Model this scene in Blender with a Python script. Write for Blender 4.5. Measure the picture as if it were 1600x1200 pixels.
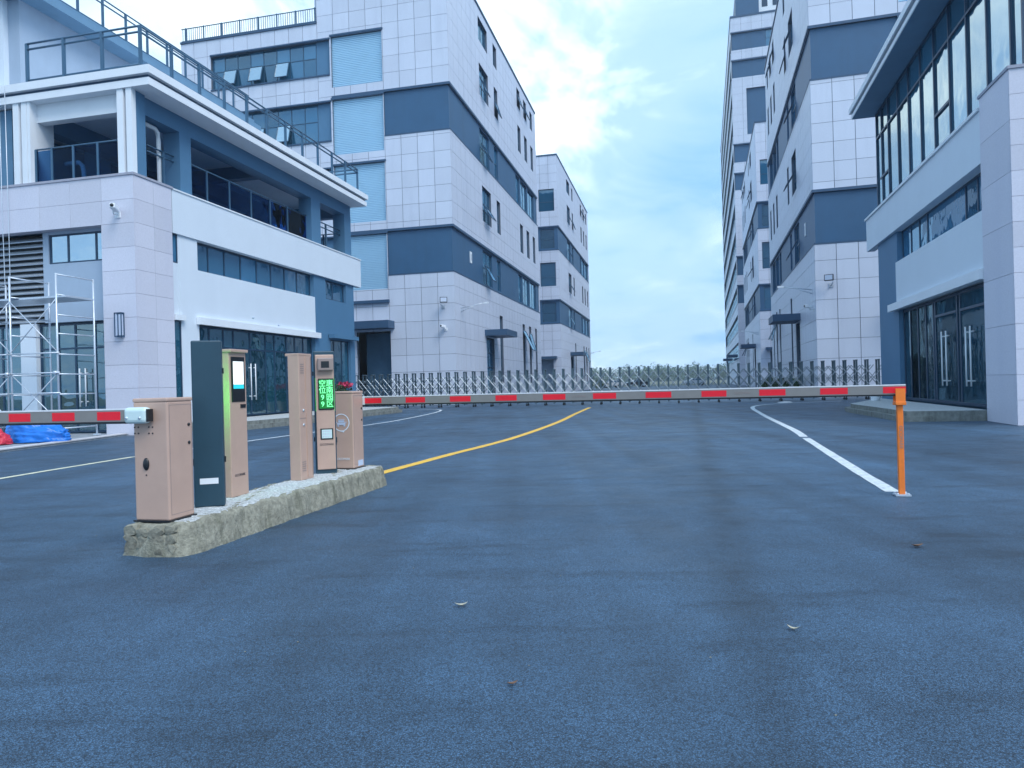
import bpy, bmesh, math, random
from mathutils import Vector, Matrix
random.seed(7)
for o in list(bpy.data.objects): bpy.data.objects.remove(o)
SC = bpy.context.scene
COL = SC.collection
# ------------------------------------------------------------------ camera
FPX, ROLL, CAMH = 1100.0, 0.0266, 1.25
cr, sr = math.cos(ROLL), math.sin(ROLL)
cam = bpy.data.cameras.new('camera'); cam.sensor_width = 36; cam.lens = 36 * FPX / 1600
cam.clip_start = .05; cam.clip_end = 6000
camo = bpy.data.objects.new('camera', cam); COL.objects.link(camo)
camo.matrix_world = Matrix(((cr, sr, 0, 0), (0, 0, -1, 0), (-sr, cr, 0, CAMH), (0, 0, 0, 1)))
SC.camera = camo
SC.render.resolution_x, SC.render.resolution_y = 1024, 768
# ------------------------------------------------------------------ world, sun, exposure
SUN_AZ, SUN_EL = math.radians(140), math.radians(50)      # azimuth clockwise from +Y
W = bpy.data.worlds.new('World'); SC.world = W; W.use_nodes = True
nt = W.node_tree; nt.nodes.clear()
def wn(t, **k):
    n = nt.nodes.new(t)
    for a, b in k.items(): setattr(n, a, b)
    return n
out = wn('ShaderNodeOutputWorld'); bg = wn('ShaderNodeBackground'); bg.inputs[1].default_value = .15
sky = wn('ShaderNodeTexSky', sky_type='NISHITA', sun_disc=False)
sky.sun_elevation = SUN_EL; sky.sun_rotation = SUN_AZ; sky.dust_density = .6; sky.ozone_density = 2.0
tc = wn('ShaderNodeTexCoord'); sep = wn('ShaderNodeSeparateXYZ'); nt.links.new(tc.outputs['Generated'], sep.inputs[0])
def wmath(op, a, b=None, c=None, clamp=False):
    n = wn('ShaderNodeMath', operation=op); n.use_clamp = clamp
    for i, v in enumerate((a, b, c)):
        if v is None: continue
        if isinstance(v, (int, float)): n.inputs[i].default_value = v
        else: nt.links.new(v, n.inputs[i])
    return n.outputs[0]
zc = wmath('MAXIMUM', sep.outputs[2], 0.0); den = wmath('ADD', zc, .16)
comb = wn('ShaderNodeCombineXYZ')
nt.links.new(wmath('DIVIDE', sep.outputs[0], den), comb.inputs[0]); nt.links.new(wmath('DIVIDE', sep.outputs[1], den), comb.inputs[1])
def wnoise(scale, detail, rough, off, dist=0):
    m = wn('ShaderNodeMapping'); nt.links.new(comb.outputs[0], m.inputs[0]); m.inputs['Location'].default_value = off
    m.inputs['Rotation'].default_value = (0, 0, math.radians(-25)); m.inputs['Scale'].default_value = (1, .75, 1)
    n = wn('ShaderNodeTexNoise'); nt.links.new(m.outputs[0], n.inputs['Vector'])
    n.inputs['Scale'].default_value = scale; n.inputs['Detail'].default_value = detail; n.inputs['Roughness'].default_value = rough
    n.inputs['Distortion'].default_value = dist
    return n.outputs['Fac']
big = wnoise(.75, 5, .5, (2.4, 1.1, 0)); small = wnoise(2.3, 9, .58, (5.2, 3.3, 0), .5)
def wramp(fac, stops):
    r = wn('ShaderNodeValToRGB'); nt.links.new(fac, r.inputs[0]); e = r.color_ramp.elements
    while len(e) < len(stops): e.new(.5)
    for i, (p, c) in enumerate(stops): e[i].position = p; e[i].color = (*c, 1)
    r.color_ramp.interpolation = 'EASE'
    return r.outputs[0]
def wmix(f, a, b, mode='MIX'):
    n = wn('ShaderNodeMix', data_type='RGBA', blend_type=mode)
    for s, v in ((0, f), (6, a), (7, b)):
        if isinstance(v, (int, float)): n.inputs[s].default_value = v
        elif isinstance(v, tuple): n.inputs[s].default_value = (*v, 1)
        else: nt.links.new(v, n.inputs[s])
    return n.outputs[2]
# grey-blue stratus over the Nishita sky, with brighter broken patches
stratus = wramp(wmath('ADD', wmath('MULTIPLY', big, .5), wmath('MULTIPLY', small, .5)), [(.34, (1.25, 2.75, 5.0)), (.50, (2.35, 3.65, 5.3)), (.66, (3.7, 4.8, 5.8))])
base = wmix(.93, sky.outputs[0], stratus)
puff = wmath('MULTIPLY', wmath('SMOOTH_MIN', wmath('MULTIPLY', wmath('SUBTRACT', small, .48), 6.0, clamp=True), 1.0, .1), wmath('MULTIPLY', wmath('SUBTRACT', big, .40), 5, clamp=True))
puff = wmath('MULTIPLY', puff, wmath('MULTIPLY', wmath('SUBTRACT', sep.outputs[2], .16), 7, clamp=True))
col = wmix(puff, base, (5.6, 6.6, 7.0))
nt.links.new(col, bg.inputs[0]); nt.links.new(bg.outputs[0], out.inputs[0])
sl = bpy.data.lights.new('sun', 'SUN'); sl.energy = 1.5; sl.angle = math.radians(30); sl.color = (1, .985, .97)
so = bpy.data.objects.new('sun', sl); COL.objects.link(so)
sd_ = Vector((math.sin(SUN_AZ) * math.cos(SUN_EL), math.cos(SUN_AZ) * math.cos(SUN_EL), math.sin(SUN_EL)))
so.rotation_euler = sd_.to_track_quat('Z', 'Y').to_euler(); so.location = (20, -20, 60)
vs = SC.view_settings; vs.view_transform = 'Standard'; vs.look = 'None'; vs.exposure = .74; vs.gamma = 1

# ------------------------------------------------------------------ pixel helpers (1600x1200 photo pixels -> rays)
def ray(u, v):
    du, dv = u - 800, v - 600
    a, b = du * cr - dv * sr, dv * cr + du * sr
    return a / FPX, -b / FPX                 # X/Y, (Z-camH)/Y
def ground(u, v, z=0):
    x, t = ray(u, v); Y = (z - CAMH) / t
    return Vector((x * Y, Y, z))
def px_size(p, w, h):                        # projected size of a w x h piece, photo pixels
    Y = max(p.y, .5); return w / Y * FPX, h / Y * FPX

# ------------------------------------------------------------------ materials
MATS = {}
def nodes_of(name):
    m = bpy.data.materials.new(name); m.use_nodes = True; t = m.node_tree
    return m, t, t.nodes['Principled BSDF']
def mat(name, col, rough=.6, var=.06, scale=3.0, rnd=.0, bump=0.0, bscale=60, metal=0.0, spec=.5, stain=None, stain_s=.6, coat=0):
    m, t, p = nodes_of(name); N, L = t.nodes, t.links
    geo = N.new('ShaderNodeNewGeometry')
    nz = N.new('ShaderNodeTexNoise'); nz.inputs['Scale'].default_value = scale; nz.inputs['Detail'].default_value = 6; nz.inputs['Roughness'].default_value = .62
    L.new(geo.outputs['Position'], nz.inputs['Vector'])
    mr = N.new('ShaderNodeMapRange'); L.new(nz.outputs['Fac'], mr.inputs[0])
    mr.inputs[1].default_value = .25; mr.inputs[2].default_value = .75; mr.inputs[3].default_value = 1 - var; mr.inputs[4].default_value = 1 + var
    val = mr.outputs[0]
    if rnd:
        oi = N.new('ShaderNodeObjectInfo'); r2 = N.new('ShaderNodeMapRange'); L.new(oi.outputs['Random'], r2.inputs[0])
        r2.inputs[3].default_value = 1 - rnd; r2.inputs[4].default_value = 1 + rnd
        mu = N.new('ShaderNodeMath'); mu.operation = 'MULTIPLY'; L.new(val, mu.inputs[0]); L.new(r2.outputs[0], mu.inputs[1]); val = mu.outputs[0]
    hs = N.new('ShaderNodeHueSaturation'); hs.inputs['Color'].default_value = (*col, 1); L.new(val, hs.inputs['Value'])
    c = hs.outputs[0]
    if stain:
        mp = N.new('ShaderNodeMapping'); mp.inputs['Scale'].default_value = (1.6, 1.6, .16); L.new(geo.outputs['Position'], mp.inputs[0])
        n2 = N.new('ShaderNodeTexNoise'); n2.inputs['Scale'].default_value = stain_s; n2.inputs['Detail'].default_value = 7; n2.inputs['Roughness'].default_value = .65
        L.new(mp.outputs[0], n2.inputs['Vector'])
        rr = N.new('ShaderNodeMapRange'); L.new(n2.outputs['Fac'], rr.inputs[0]); rr.inputs[1].default_value = .5; rr.inputs[2].default_value = .78; rr.inputs[4].default_value = stain[1]
        mx = N.new('ShaderNodeMix'); mx.data_type = 'RGBA'; L.new(rr.outputs[0], mx.inputs[0]); L.new(c, mx.inputs[6]); mx.inputs[7].default_value = (*stain[0], 1); c = mx.outputs[2]
    L.new(c, p.inputs['Base Color'])
    p.inputs['Roughness'].default_value = rough; p.inputs['Metallic'].default_value = metal; p.inputs['Specular IOR Level'].default_value = spec
    if coat: p.inputs['Coat Weight'].default_value = coat
    if bump:
        nb = N.new('ShaderNodeTexNoise'); nb.inputs['Scale'].default_value = bscale; nb.inputs['Detail'].default_value = 4; L.new(geo.outputs['Position'], nb.inputs['Vector'])
        b = N.new('ShaderNodeBump'); b.inputs['Strength'].default_value = bump; b.inputs['Distance'].default_value = .01
        L.new(nb.outputs['Fac'], b.inputs['Height']); L.new(b.outputs[0], p.inputs['Normal'])
    MATS[name] = m; return m
def emis(name, col, s):
    m, t, p = nodes_of(name); p.inputs['Base Color'].default_value = (*[c * .3 for c in col], 1)
    p.inputs['Emission Color'].default_value = (*col, 1); p.inputs['Emission Strength'].default_value = s; MATS[name] = m
def glass(name, tint, refl, through, ior=1.7):
    """coated glazing: Fresnel gloss over a tinted see-through / dark body"""
    m = bpy.data.materials.new(name); m.use_nodes = True; t = m.node_tree; N, L = t.nodes, t.links; N.clear()
    o = N.new('ShaderNodeOutputMaterial'); mx = N.new('ShaderNodeMixShader'); gl = N.new('ShaderNodeBsdfGlossy'); gl.inputs['Roughness'].default_value = .015
    gl.inputs['Color'].default_value = (*refl, 1)
    fr = N.new('ShaderNodeFresnel'); fr.inputs['IOR'].default_value = ior
    geo = N.new('ShaderNodeNewGeometry'); nz = N.new('ShaderNodeTexNoise'); nz.inputs['Scale'].default_value = .9; L.new(geo.outputs['Position'], nz.inputs[0])
    b = N.new('ShaderNodeBump'); b.inputs['Strength'].default_value = .10; b.inputs['Distance'].default_value = .12; L.new(nz.outputs[0], b.inputs['Height'])
    L.new(b.outputs[0], gl.inputs['Normal']); L.new(b.outputs[0], fr.inputs['Normal'])
    di = N.new('ShaderNodeBsdfDiffuse'); oi = N.new('ShaderNodeObjectInfo'); mr_ = N.new('ShaderNodeMapRange'); L.new(oi.outputs['Random'], mr_.inputs[0]); mr_.inputs[3].default_value = .45; mr_.inputs[4].default_value = 1.5
    hs = N.new('ShaderNodeHueSaturation'); hs.inputs['Color'].default_value = (*tint, 1); L.new(mr_.outputs[0], hs.inputs['Value']); L.new(hs.outputs[0], di.inputs['Color'])
    tr = N.new('ShaderNodeBsdfTransparent'); tr.inputs['Color'].default_value = (*[min(1, c * 6) for c in tint], 1)
    m2 = N.new('ShaderNodeMixShader'); m2.inputs[0].default_value = through; L.new(di.outputs[0], m2.inputs[1]); L.new(tr.outputs[0], m2.inputs[2])
    L.new(fr.outputs[0], mx.inputs[0]); L.new(m2.outputs[0], mx.inputs[1]); L.new(gl.outputs[0], mx.inputs[2]); L.new(mx.outputs[0], o.inputs[0])
    MATS[name] = m
mat('tile', (.60, .645, .745), .42, .04, .5, rnd=.05, stain=((.40, .44, .54), .38))
mat('joint', (.10, .13, .18), .9, .1)
mat('stone_tile', (.61, .61, .69), .55, .07, 22, rnd=.06, bump=.12, bscale=90, stain=((.47, .49, .62), .25))
mat('stone_joint', (.36, .37, .44), .9, .1)
mat('plaster', (.68, .75, .82), .75, .025, 1.2, bump=.05, bscale=120, stain=((.55, .62, .70), .25))
mat('white', (.78, .82, .86), .6, .03, 2, stain=((.5, .56, .62), .2))
mat('slate', (.033, .105, .205), .5, .08, .7, stain=((.03, .08, .14), .5))
mat('slate_light', (.075, .19, .32), .6, .05, 1.0, stain=((.07, .18, .31), .3))
mat('trim', (.035, .085, .16), .5, .06)
mat('frame_blue', (.03, .085, .15), .4, .05)
mat('frame', (.016, .05, .10), .4, .05)
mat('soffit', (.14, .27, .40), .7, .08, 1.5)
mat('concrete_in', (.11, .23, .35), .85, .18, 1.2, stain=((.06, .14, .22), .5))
mat('grey_plaster', (.36, .45, .56), .8, .05, 1.5, stain=((.28, .34, .42), .4))
mat('shutter', (.42, .66, .82), .4, .04, 1.5, metal=.15)
mat('rail', (.055, .13, .21), .4, .05, metal=.3)
mat('steel_gate', (.09, .14, .17), .4, .08, 8, metal=.4)
mat('steel_bar', (.27, .33, .38), .35, .08, 8, metal=.4)
mat('galv', (.62, .68, .75), .4, .1, 20, metal=.5, stain=((.36, .36, .38), .5))
mat('pink', (.52, .35, .275), .42, .05, 7, coat=.1, stain=((.40, .29, .24), .12), stain_s=5)
mat('pink_dark', (.30, .23, .21), .5, .05)
mat('teal', (.016, .055, .085), .45, .1, 6, stain=((.03, .075, .10), .5), stain_s=4)
mat('black', (.012, .014, .018), .35, .05)
mat('dark', (.02, .03, .045), .6, .05)
mat('red', (.86, .008, .025), .45, .05, 12, stain=((.45, .03, .05), .25), stain_s=4)
mat('arm', (.25, .235, .22), .45, .06, 10, metal=.1)  # arm colour darkened to stand in for its shaded side
mat('arm_top', (.75, .76, .78), .45, .04)
mat('orange', (.92, .21, .02), .5, .1, 12, stain=((.30, .10, .05), .5), stain_s=5)
mat('bracket', (.68, .82, .80), .35, .05, metal=.2)
mat('yellow_line', (.80, .46, .05), .7, .22, 9, bump=.2, bscale=150, stain=((.34, .31, .24), .5), stain_s=3)
mat('cream_line', (.70, .66, .46), .7, .22, 9, bump=.2, bscale=150, stain=((.26, .30, .30), .6), stain_s=3)
mat('white_line', (.60, .64, .66), .75, .3, 14, bump=.3, bscale=150, stain=((.16, .20, .24), .8), stain_s=4)
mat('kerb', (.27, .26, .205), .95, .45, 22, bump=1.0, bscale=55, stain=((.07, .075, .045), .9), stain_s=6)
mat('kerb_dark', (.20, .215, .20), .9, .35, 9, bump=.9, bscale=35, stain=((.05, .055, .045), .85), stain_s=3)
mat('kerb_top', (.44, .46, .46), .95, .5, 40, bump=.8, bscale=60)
mat('rubble', (.22, .21, .165), .95, .45, 25, rnd=.25, bump=.8, bscale=40)
mat('mortar', (.12, .13, .12), .95, .3, 20)
mat('paving', (.30, .33, .36), .9, .3, 5, bump=.5, bscale=30, stain=((.15, .17, .19), .5))
mat('edging', (.55, .53, .54), .9, .15, 8, bump=.3)
mat('tarp', (.01, .17, .62), .38, .12, 5, bump=.35, bscale=14)
mat('red_bag', (.60, .03, .06), .5, .1, 6, bump=.3, bscale=20)
mat('lamp_glass', (.55, .62, .75), .3, .04)
mat('leaf_dry', (.16, .09, .055), .7, .3, 60)
mat('leaf_pale', (.45, .42, .32), .7, .2, 60)
mat('foliage', (.045, .095, .055), .8, .4, 1.5, rnd=.2)
mat('foliage_far', (.065, .12, .085), .9, .45, .12)
mat('shrub', (.04, .085, .035), .8, .45, 3)
mat('bark', (.06, .05, .04), .9, .2)
mat('flower', (.50, .03, .10), .6, .2, 20)
mat('pot', (.25, .22, .2), .8, .1)
mat('car_white', (.7, .72, .74), .25, .02, coat=.6)
mat('car_dark', (.03, .035, .045), .25, .02, coat=.6)
mat('tyre', (.015, .015, .016), .8, .1)
mat('pipe', (.75, .78, .8), .4, .03)
mat('paper', (.75, .77, .78), .8, .03)
mat('earth', (.13, .14, .10), .95, .4, .08, bump=.3, bscale=3)
mat('soil', (.20, .16, .11), .95, .3, 1.5)
emis('led_green', (.004, .22, .03), .5); emis('led_text', (.20, 1.0, .42), 1.1); emis('led_text_bright', (.03, 1.0, .07), 26.0); emis('screen_white', (.9, .97, 1.0), .72); emis('added_glow_strip', (.02, .6, .08), .6)
emis('screen_teal', (.02, .5, .6), .8); emis('keypad', (.55, .8, .85), .5)
glass('glass', (.026, .11, .20), (.7, .9, 1.0), .08, 2.4)
glass('glass_sky', (.02, .12, .2), (.88, .98, 1.0), .1, 7.5)
glass('glass_shop', (.022, .115, .175), (.75, .94, 1.0), .45, 2.7)
glass('rail_glass', (.05, .085, .12), (.6, .8, 1.0), .97, 1.16)

def asphalt():
    m, t, p = nodes_of('asphalt'); N, L = t.nodes, t.links
    geo = N.new('ShaderNodeNewGeometry'); P = geo.outputs['Position']
    def noise(s, d=4, r=.6):
        n = N.new('ShaderNodeTexNoise'); n.inputs['Scale'].default_value = s; n.inputs['Detail'].default_value = d; n.inputs['Roughness'].default_value = r
        L.new(P, n.inputs['Vector']); return n.outputs['Fac']
    def mr(v, a, b, c, d):
        n = N.new('ShaderNodeMapRange'); L.new(v, n.inputs[0])
        for i, k in enumerate((a, b, c, d)): n.inputs[i + 1].default_value = k
        return n.outputs[0]
    def ma(op, a, b):
        n = N.new('ShaderNodeMath'); n.operation = op
        for i, v in enumerate((a, b)):
            if isinstance(v, (int, float)): n.inputs[i].default_value = v
            else: L.new(v, n.inputs[i])
        return n.outputs[0]
    vo = N.new('ShaderNodeTexVoronoi'); vo.inputs['Scale'].default_value = 185; L.new(P, vo.inputs['Vector'])
    sc = N.new('ShaderNodeSeparateColor'); L.new(vo.outputs['Color'], sc.inputs[0])
    stone = mr(sc.outputs[0], 0, 1, .4, 1.9); gap = mr(vo.outputs['Distance'], .25, .62, 1.12, .45)
    fine = mr(noise(420, 2), .3, .7, .8, 1.2)
    big = mr(noise(.32, 6, .62), .3, .7, .66, 1.36); mid = mr(noise(2.2, 5, .65), .3, .7, .87, 1.13)
    v = ma('MULTIPLY', ma('MULTIPLY', ma('MULTIPLY', stone, gap), fine), ma('MULTIPLY', big, mid))
    # long paving seam with tar, wandering along the lane
    sx = N.new('ShaderNodeSeparateXYZ'); L.new(P, sx.inputs[0])
    w = ma('MULTIPLY', ma('SUBTRACT', noise(.8, 3), .5), .55)
    dist = ma('ABSOLUTE', ma('ADD', ma('SUBTRACT', sx.outputs[0], ma('MULTIPLY', sx.outputs[1], .25)), ma('SUBTRACT', w, .28)), 0)
    seam = ma('MULTIPLY', mr(dist, .03, .26, 1, 0), mr(noise(1.5, 4), .3, .52, .25, 1))
    v = ma('MULTIPLY', v, ma('SUBTRACT', 1.0, ma('MULTIPLY', seam, .34)))
    mt = N.new('ShaderNodeMapping'); mt.inputs['Rotation'].default_value = (0, 0, .235); mt.inputs['Scale'].default_value = (1.5, .06, 1); L.new(P, mt.inputs[0])
    nt_ = N.new('ShaderNodeTexNoise'); nt_.inputs['Scale'].default_value = 1.0; nt_.inputs['Detail'].default_value = 5; L.new(mt.outputs[0], nt_.inputs['Vector'])
    v = ma('MULTIPLY', v, mr(nt_.outputs['Fac'], .32, .68, .80, 1.22))
    # scuffs and damp streaks across the lane
    mp = N.new('ShaderNodeMapping'); mp.inputs['Scale'].default_value = (.5, 2.3, 1); mp.inputs['Rotation'].default_value = (0, 0, .25); L.new(P, mp.inputs[0])
    ns = N.new('ShaderNodeTexNoise'); ns.inputs['Scale'].default_value = 1.1; ns.inputs['Detail'].default_value = 6; ns.inputs['Roughness'].default_value = .7; L.new(mp.outputs[0], ns.inputs['Vector'])
    scuff = mr(ns.outputs['Fac'], .54, .69, 0, .48)
    v = ma('MULTIPLY', v, ma('SUBTRACT', 1.0, scuff))
    hs = N.new('ShaderNodeHueSaturation'); hs.inputs['Color'].default_value = (.042, .090, .150, 1); L.new(v, hs.inputs['Value'])
    L.new(hs.outputs[0], p.inputs['Base Color'])
    L.new(mr(noise(1.3, 5), .3, .7, .48, .66), p.inputs['Roughness']); p.inputs['Specular IOR Level'].default_value = .55
    hgt = ma('ADD', ma('MULTIPLY', vo.outputs['Distance'], -1.0), ma('MULTIPLY', noise(60, 4), .6))
    b = N.new('ShaderNodeBump'); b.inputs['Strength'].default_value = .45; b.inputs['Distance'].default_value = .004; L.new(hgt, b.inputs['Height']); L.new(b.outputs[0], p.inputs['Normal'])
    MATS['asphalt'] = m
asphalt()

# ------------------------------------------------------------------ mesh helpers
def new_obj(name, mesh, parent=None, loc=(0, 0, 0)):
    o = bpy.data.objects.new(name, mesh); COL.objects.link(o); o.location = loc
    if parent: o.parent = parent
    return o
def empty(name, loc, rz=0):
    o = bpy.data.objects.new(name, None); o.empty_display_size = .3; COL.objects.link(o); o.location = loc; o.rotation_euler = (0, 0, rz); return o
def tag(o, label, cat, group=None):
    o['label'] = label; o['category'] = cat
    if group: o['group'] = group
    return o
def struct(o): o['kind'] = 'structure'; return o
def stuff(o): o['kind'] = 'stuff'; return o
BF = ((0, 3, 2, 1), (4, 5, 6, 7), (0, 1, 5, 4), (1, 2, 6, 5), (2, 3, 7, 6), (3, 0, 4, 7))
def boxes_mesh(name, boxes, m):
    V, Fc = [], []
    for (x0, y0, z0, x1, y1, z1) in boxes:
        if x1 < x0: x0, x1 = x1, x0
        if y1 < y0: y0, y1 = y1, y0
        if z1 < z0: z0, z1 = z1, z0
        k = len(V); V += [(x0, y0, z0), (x1, y0, z0), (x1, y1, z0), (x0, y1, z0), (x0, y0, z1), (x1, y0, z1), (x1, y1, z1), (x0, y1, z1)]
        Fc += [tuple(i + k for i in f) for f in BF]
    me = bpy.data.meshes.new(name); me.from_pydata(V, [], Fc); me.materials.append(MATS[m]); me.update(); return me
def boxes(name, parent, bl, m): return new_obj(name, boxes_mesh(name, bl, m), parent)
CACHE = {}
def sbox(name, parent, b, m):
    """one box, mesh data shared between equal boxes, origin at its centre"""
    x0, y0, z0, x1, y1, z1 = b
    k = (name, round(abs(x1 - x0), 3), round(abs(y1 - y0), 3), round(abs(z1 - z0), 3), m)
    if k not in CACHE: CACHE[k] = boxes_mesh(name, [(-k[1] / 2, -k[2] / 2, -k[3] / 2, k[1] / 2, k[2] / 2, k[3] / 2)], m)
    return new_obj(name, CACHE[k], parent, ((x0 + x1) / 2, (y0 + y1) / 2, (z0 + z1) / 2))
def bm_obj(name, bm, m, parent=None, loc=(0, 0, 0), smooth=False):
    me = bpy.data.meshes.new(name); bm.to_mesh(me); bm.free(); me.materials.append(MATS[m])
    if smooth:
        for p in me.polygons: p.use_smooth = True
    return new_obj(name, me, parent, loc)
def bevbox(name, parent, b, m, r=.01, seg=2):
    bm = bmesh.new(); x0, y0, z0, x1, y1, z1 = b
    bmesh.ops.create_cube(bm, size=1)
    for v in bm.verts: v.co = ((x0 + x1) / 2 + v.co.x * abs(x1 - x0), (y0 + y1) / 2 + v.co.y * abs(y1 - y0), (z0 + z1) / 2 + v.co.z * abs(z1 - z0))
    bmesh.ops.bevel(bm, geom=bm.edges[:], offset=r, segments=seg, affect='EDGES', profile=.5)
    return bm_obj(name, bm, m, parent)
def tube(bm, pts, r, n=8, cap=True):
    pts = [Vector(p) for p in pts]; rings = []
    for i, p in enumerate(pts):
        d = (pts[min(i + 1, len(pts) - 1)] - pts[max(i - 1, 0)]).normalized()
        a = d.cross(Vector((0, 0, 1)) if abs(d.z) < .95 else Vector((1, 0, 0))).normalized(); b = d.cross(a)
        rings.append([bm.verts.new(p + (a * math.cos(t * 2 * math.pi / n) + b * math.sin(t * 2 * math.pi / n)) * r) for t in range(n)])
    for q in range(len(rings) - 1):
        for t in range(n): bm.faces.new((rings[q][t], rings[q][(t + 1) % n], rings[q + 1][(t + 1) % n], rings[q + 1][t]))
    if cap: bm.faces.new(rings[0][::-1]); bm.faces.new(rings[-1])
def tube_obj(name, parent, lines, r, m, n=8):
    bm = bmesh.new()
    for l in lines: tube(bm, l, r, n)
    bmesh.ops.recalc_face_normals(bm, faces=bm.faces)
    return bm_obj(name, bm, m, parent, smooth=True)
def cyl(name, parent, c, r, h, m, axis='Z', n=16):
    c = Vector(c); d = {'X': Vector((1, 0, 0)), 'Y': Vector((0, 1, 0)), 'Z': Vector((0, 0, 1))}[axis] * h / 2
    return tube_obj(name, parent, [[c - d, c + d]], r, m, n)
def text_obj(name, parent, s, size, m, mtx, depth=.0015, align='CENTER', space=1):
    cu = bpy.data.curves.new(name, 'FONT'); cu.body = s; cu.size = size; cu.align_x = align; cu.align_y = 'CENTER'; cu.extrude = depth; cu.space_line = space; cu.resolution_u = 3
    t = bpy.data.objects.new('tmp', cu); COL.objects.link(t)
    dg = bpy.context.evaluated_depsgraph_get(); me = bpy.data.meshes.new_from_object(t.evaluated_get(dg)); bpy.data.objects.remove(t)
    me.materials.clear(); me.materials.append(MATS[m]); o = new_obj(name, me, parent); o.matrix_local = mtx; return o
def facing(loc, nx, ny):
    """matrix whose local XY plane stands upright with its normal along (nx, ny)"""
    n = Vector((nx, ny, 0)).normalized(); u = Vector((0, 0, 1)).cross(n)
    M = Matrix((u, Vector((0, 0, 1)), n)).transposed().to_4x4(); M.translation = loc; return M
def sub_rects(r, holes):
    out = [r]
    for (a, b, c, d) in holes:
        nx = []
        for (s0, s1, z0, z1) in out:
            if a >= s1 or b <= s0 or c >= z1 or d <= z0: nx.append((s0, s1, z0, z1)); continue
            if c > z0: nx.append((s0, s1, z0, c))
            if d < z1: nx.append((s0, s1, d, z1))
            lo, hi = max(z0, c), min(z1, d)
            if a > s0: nx.append((s0, a, lo, hi))
            if b < s1: nx.append((b, s1, lo, hi))
        out = nx
    return [q for q in out if q[1] - q[0] > .02 and q[3] - q[2] > .02]

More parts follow.
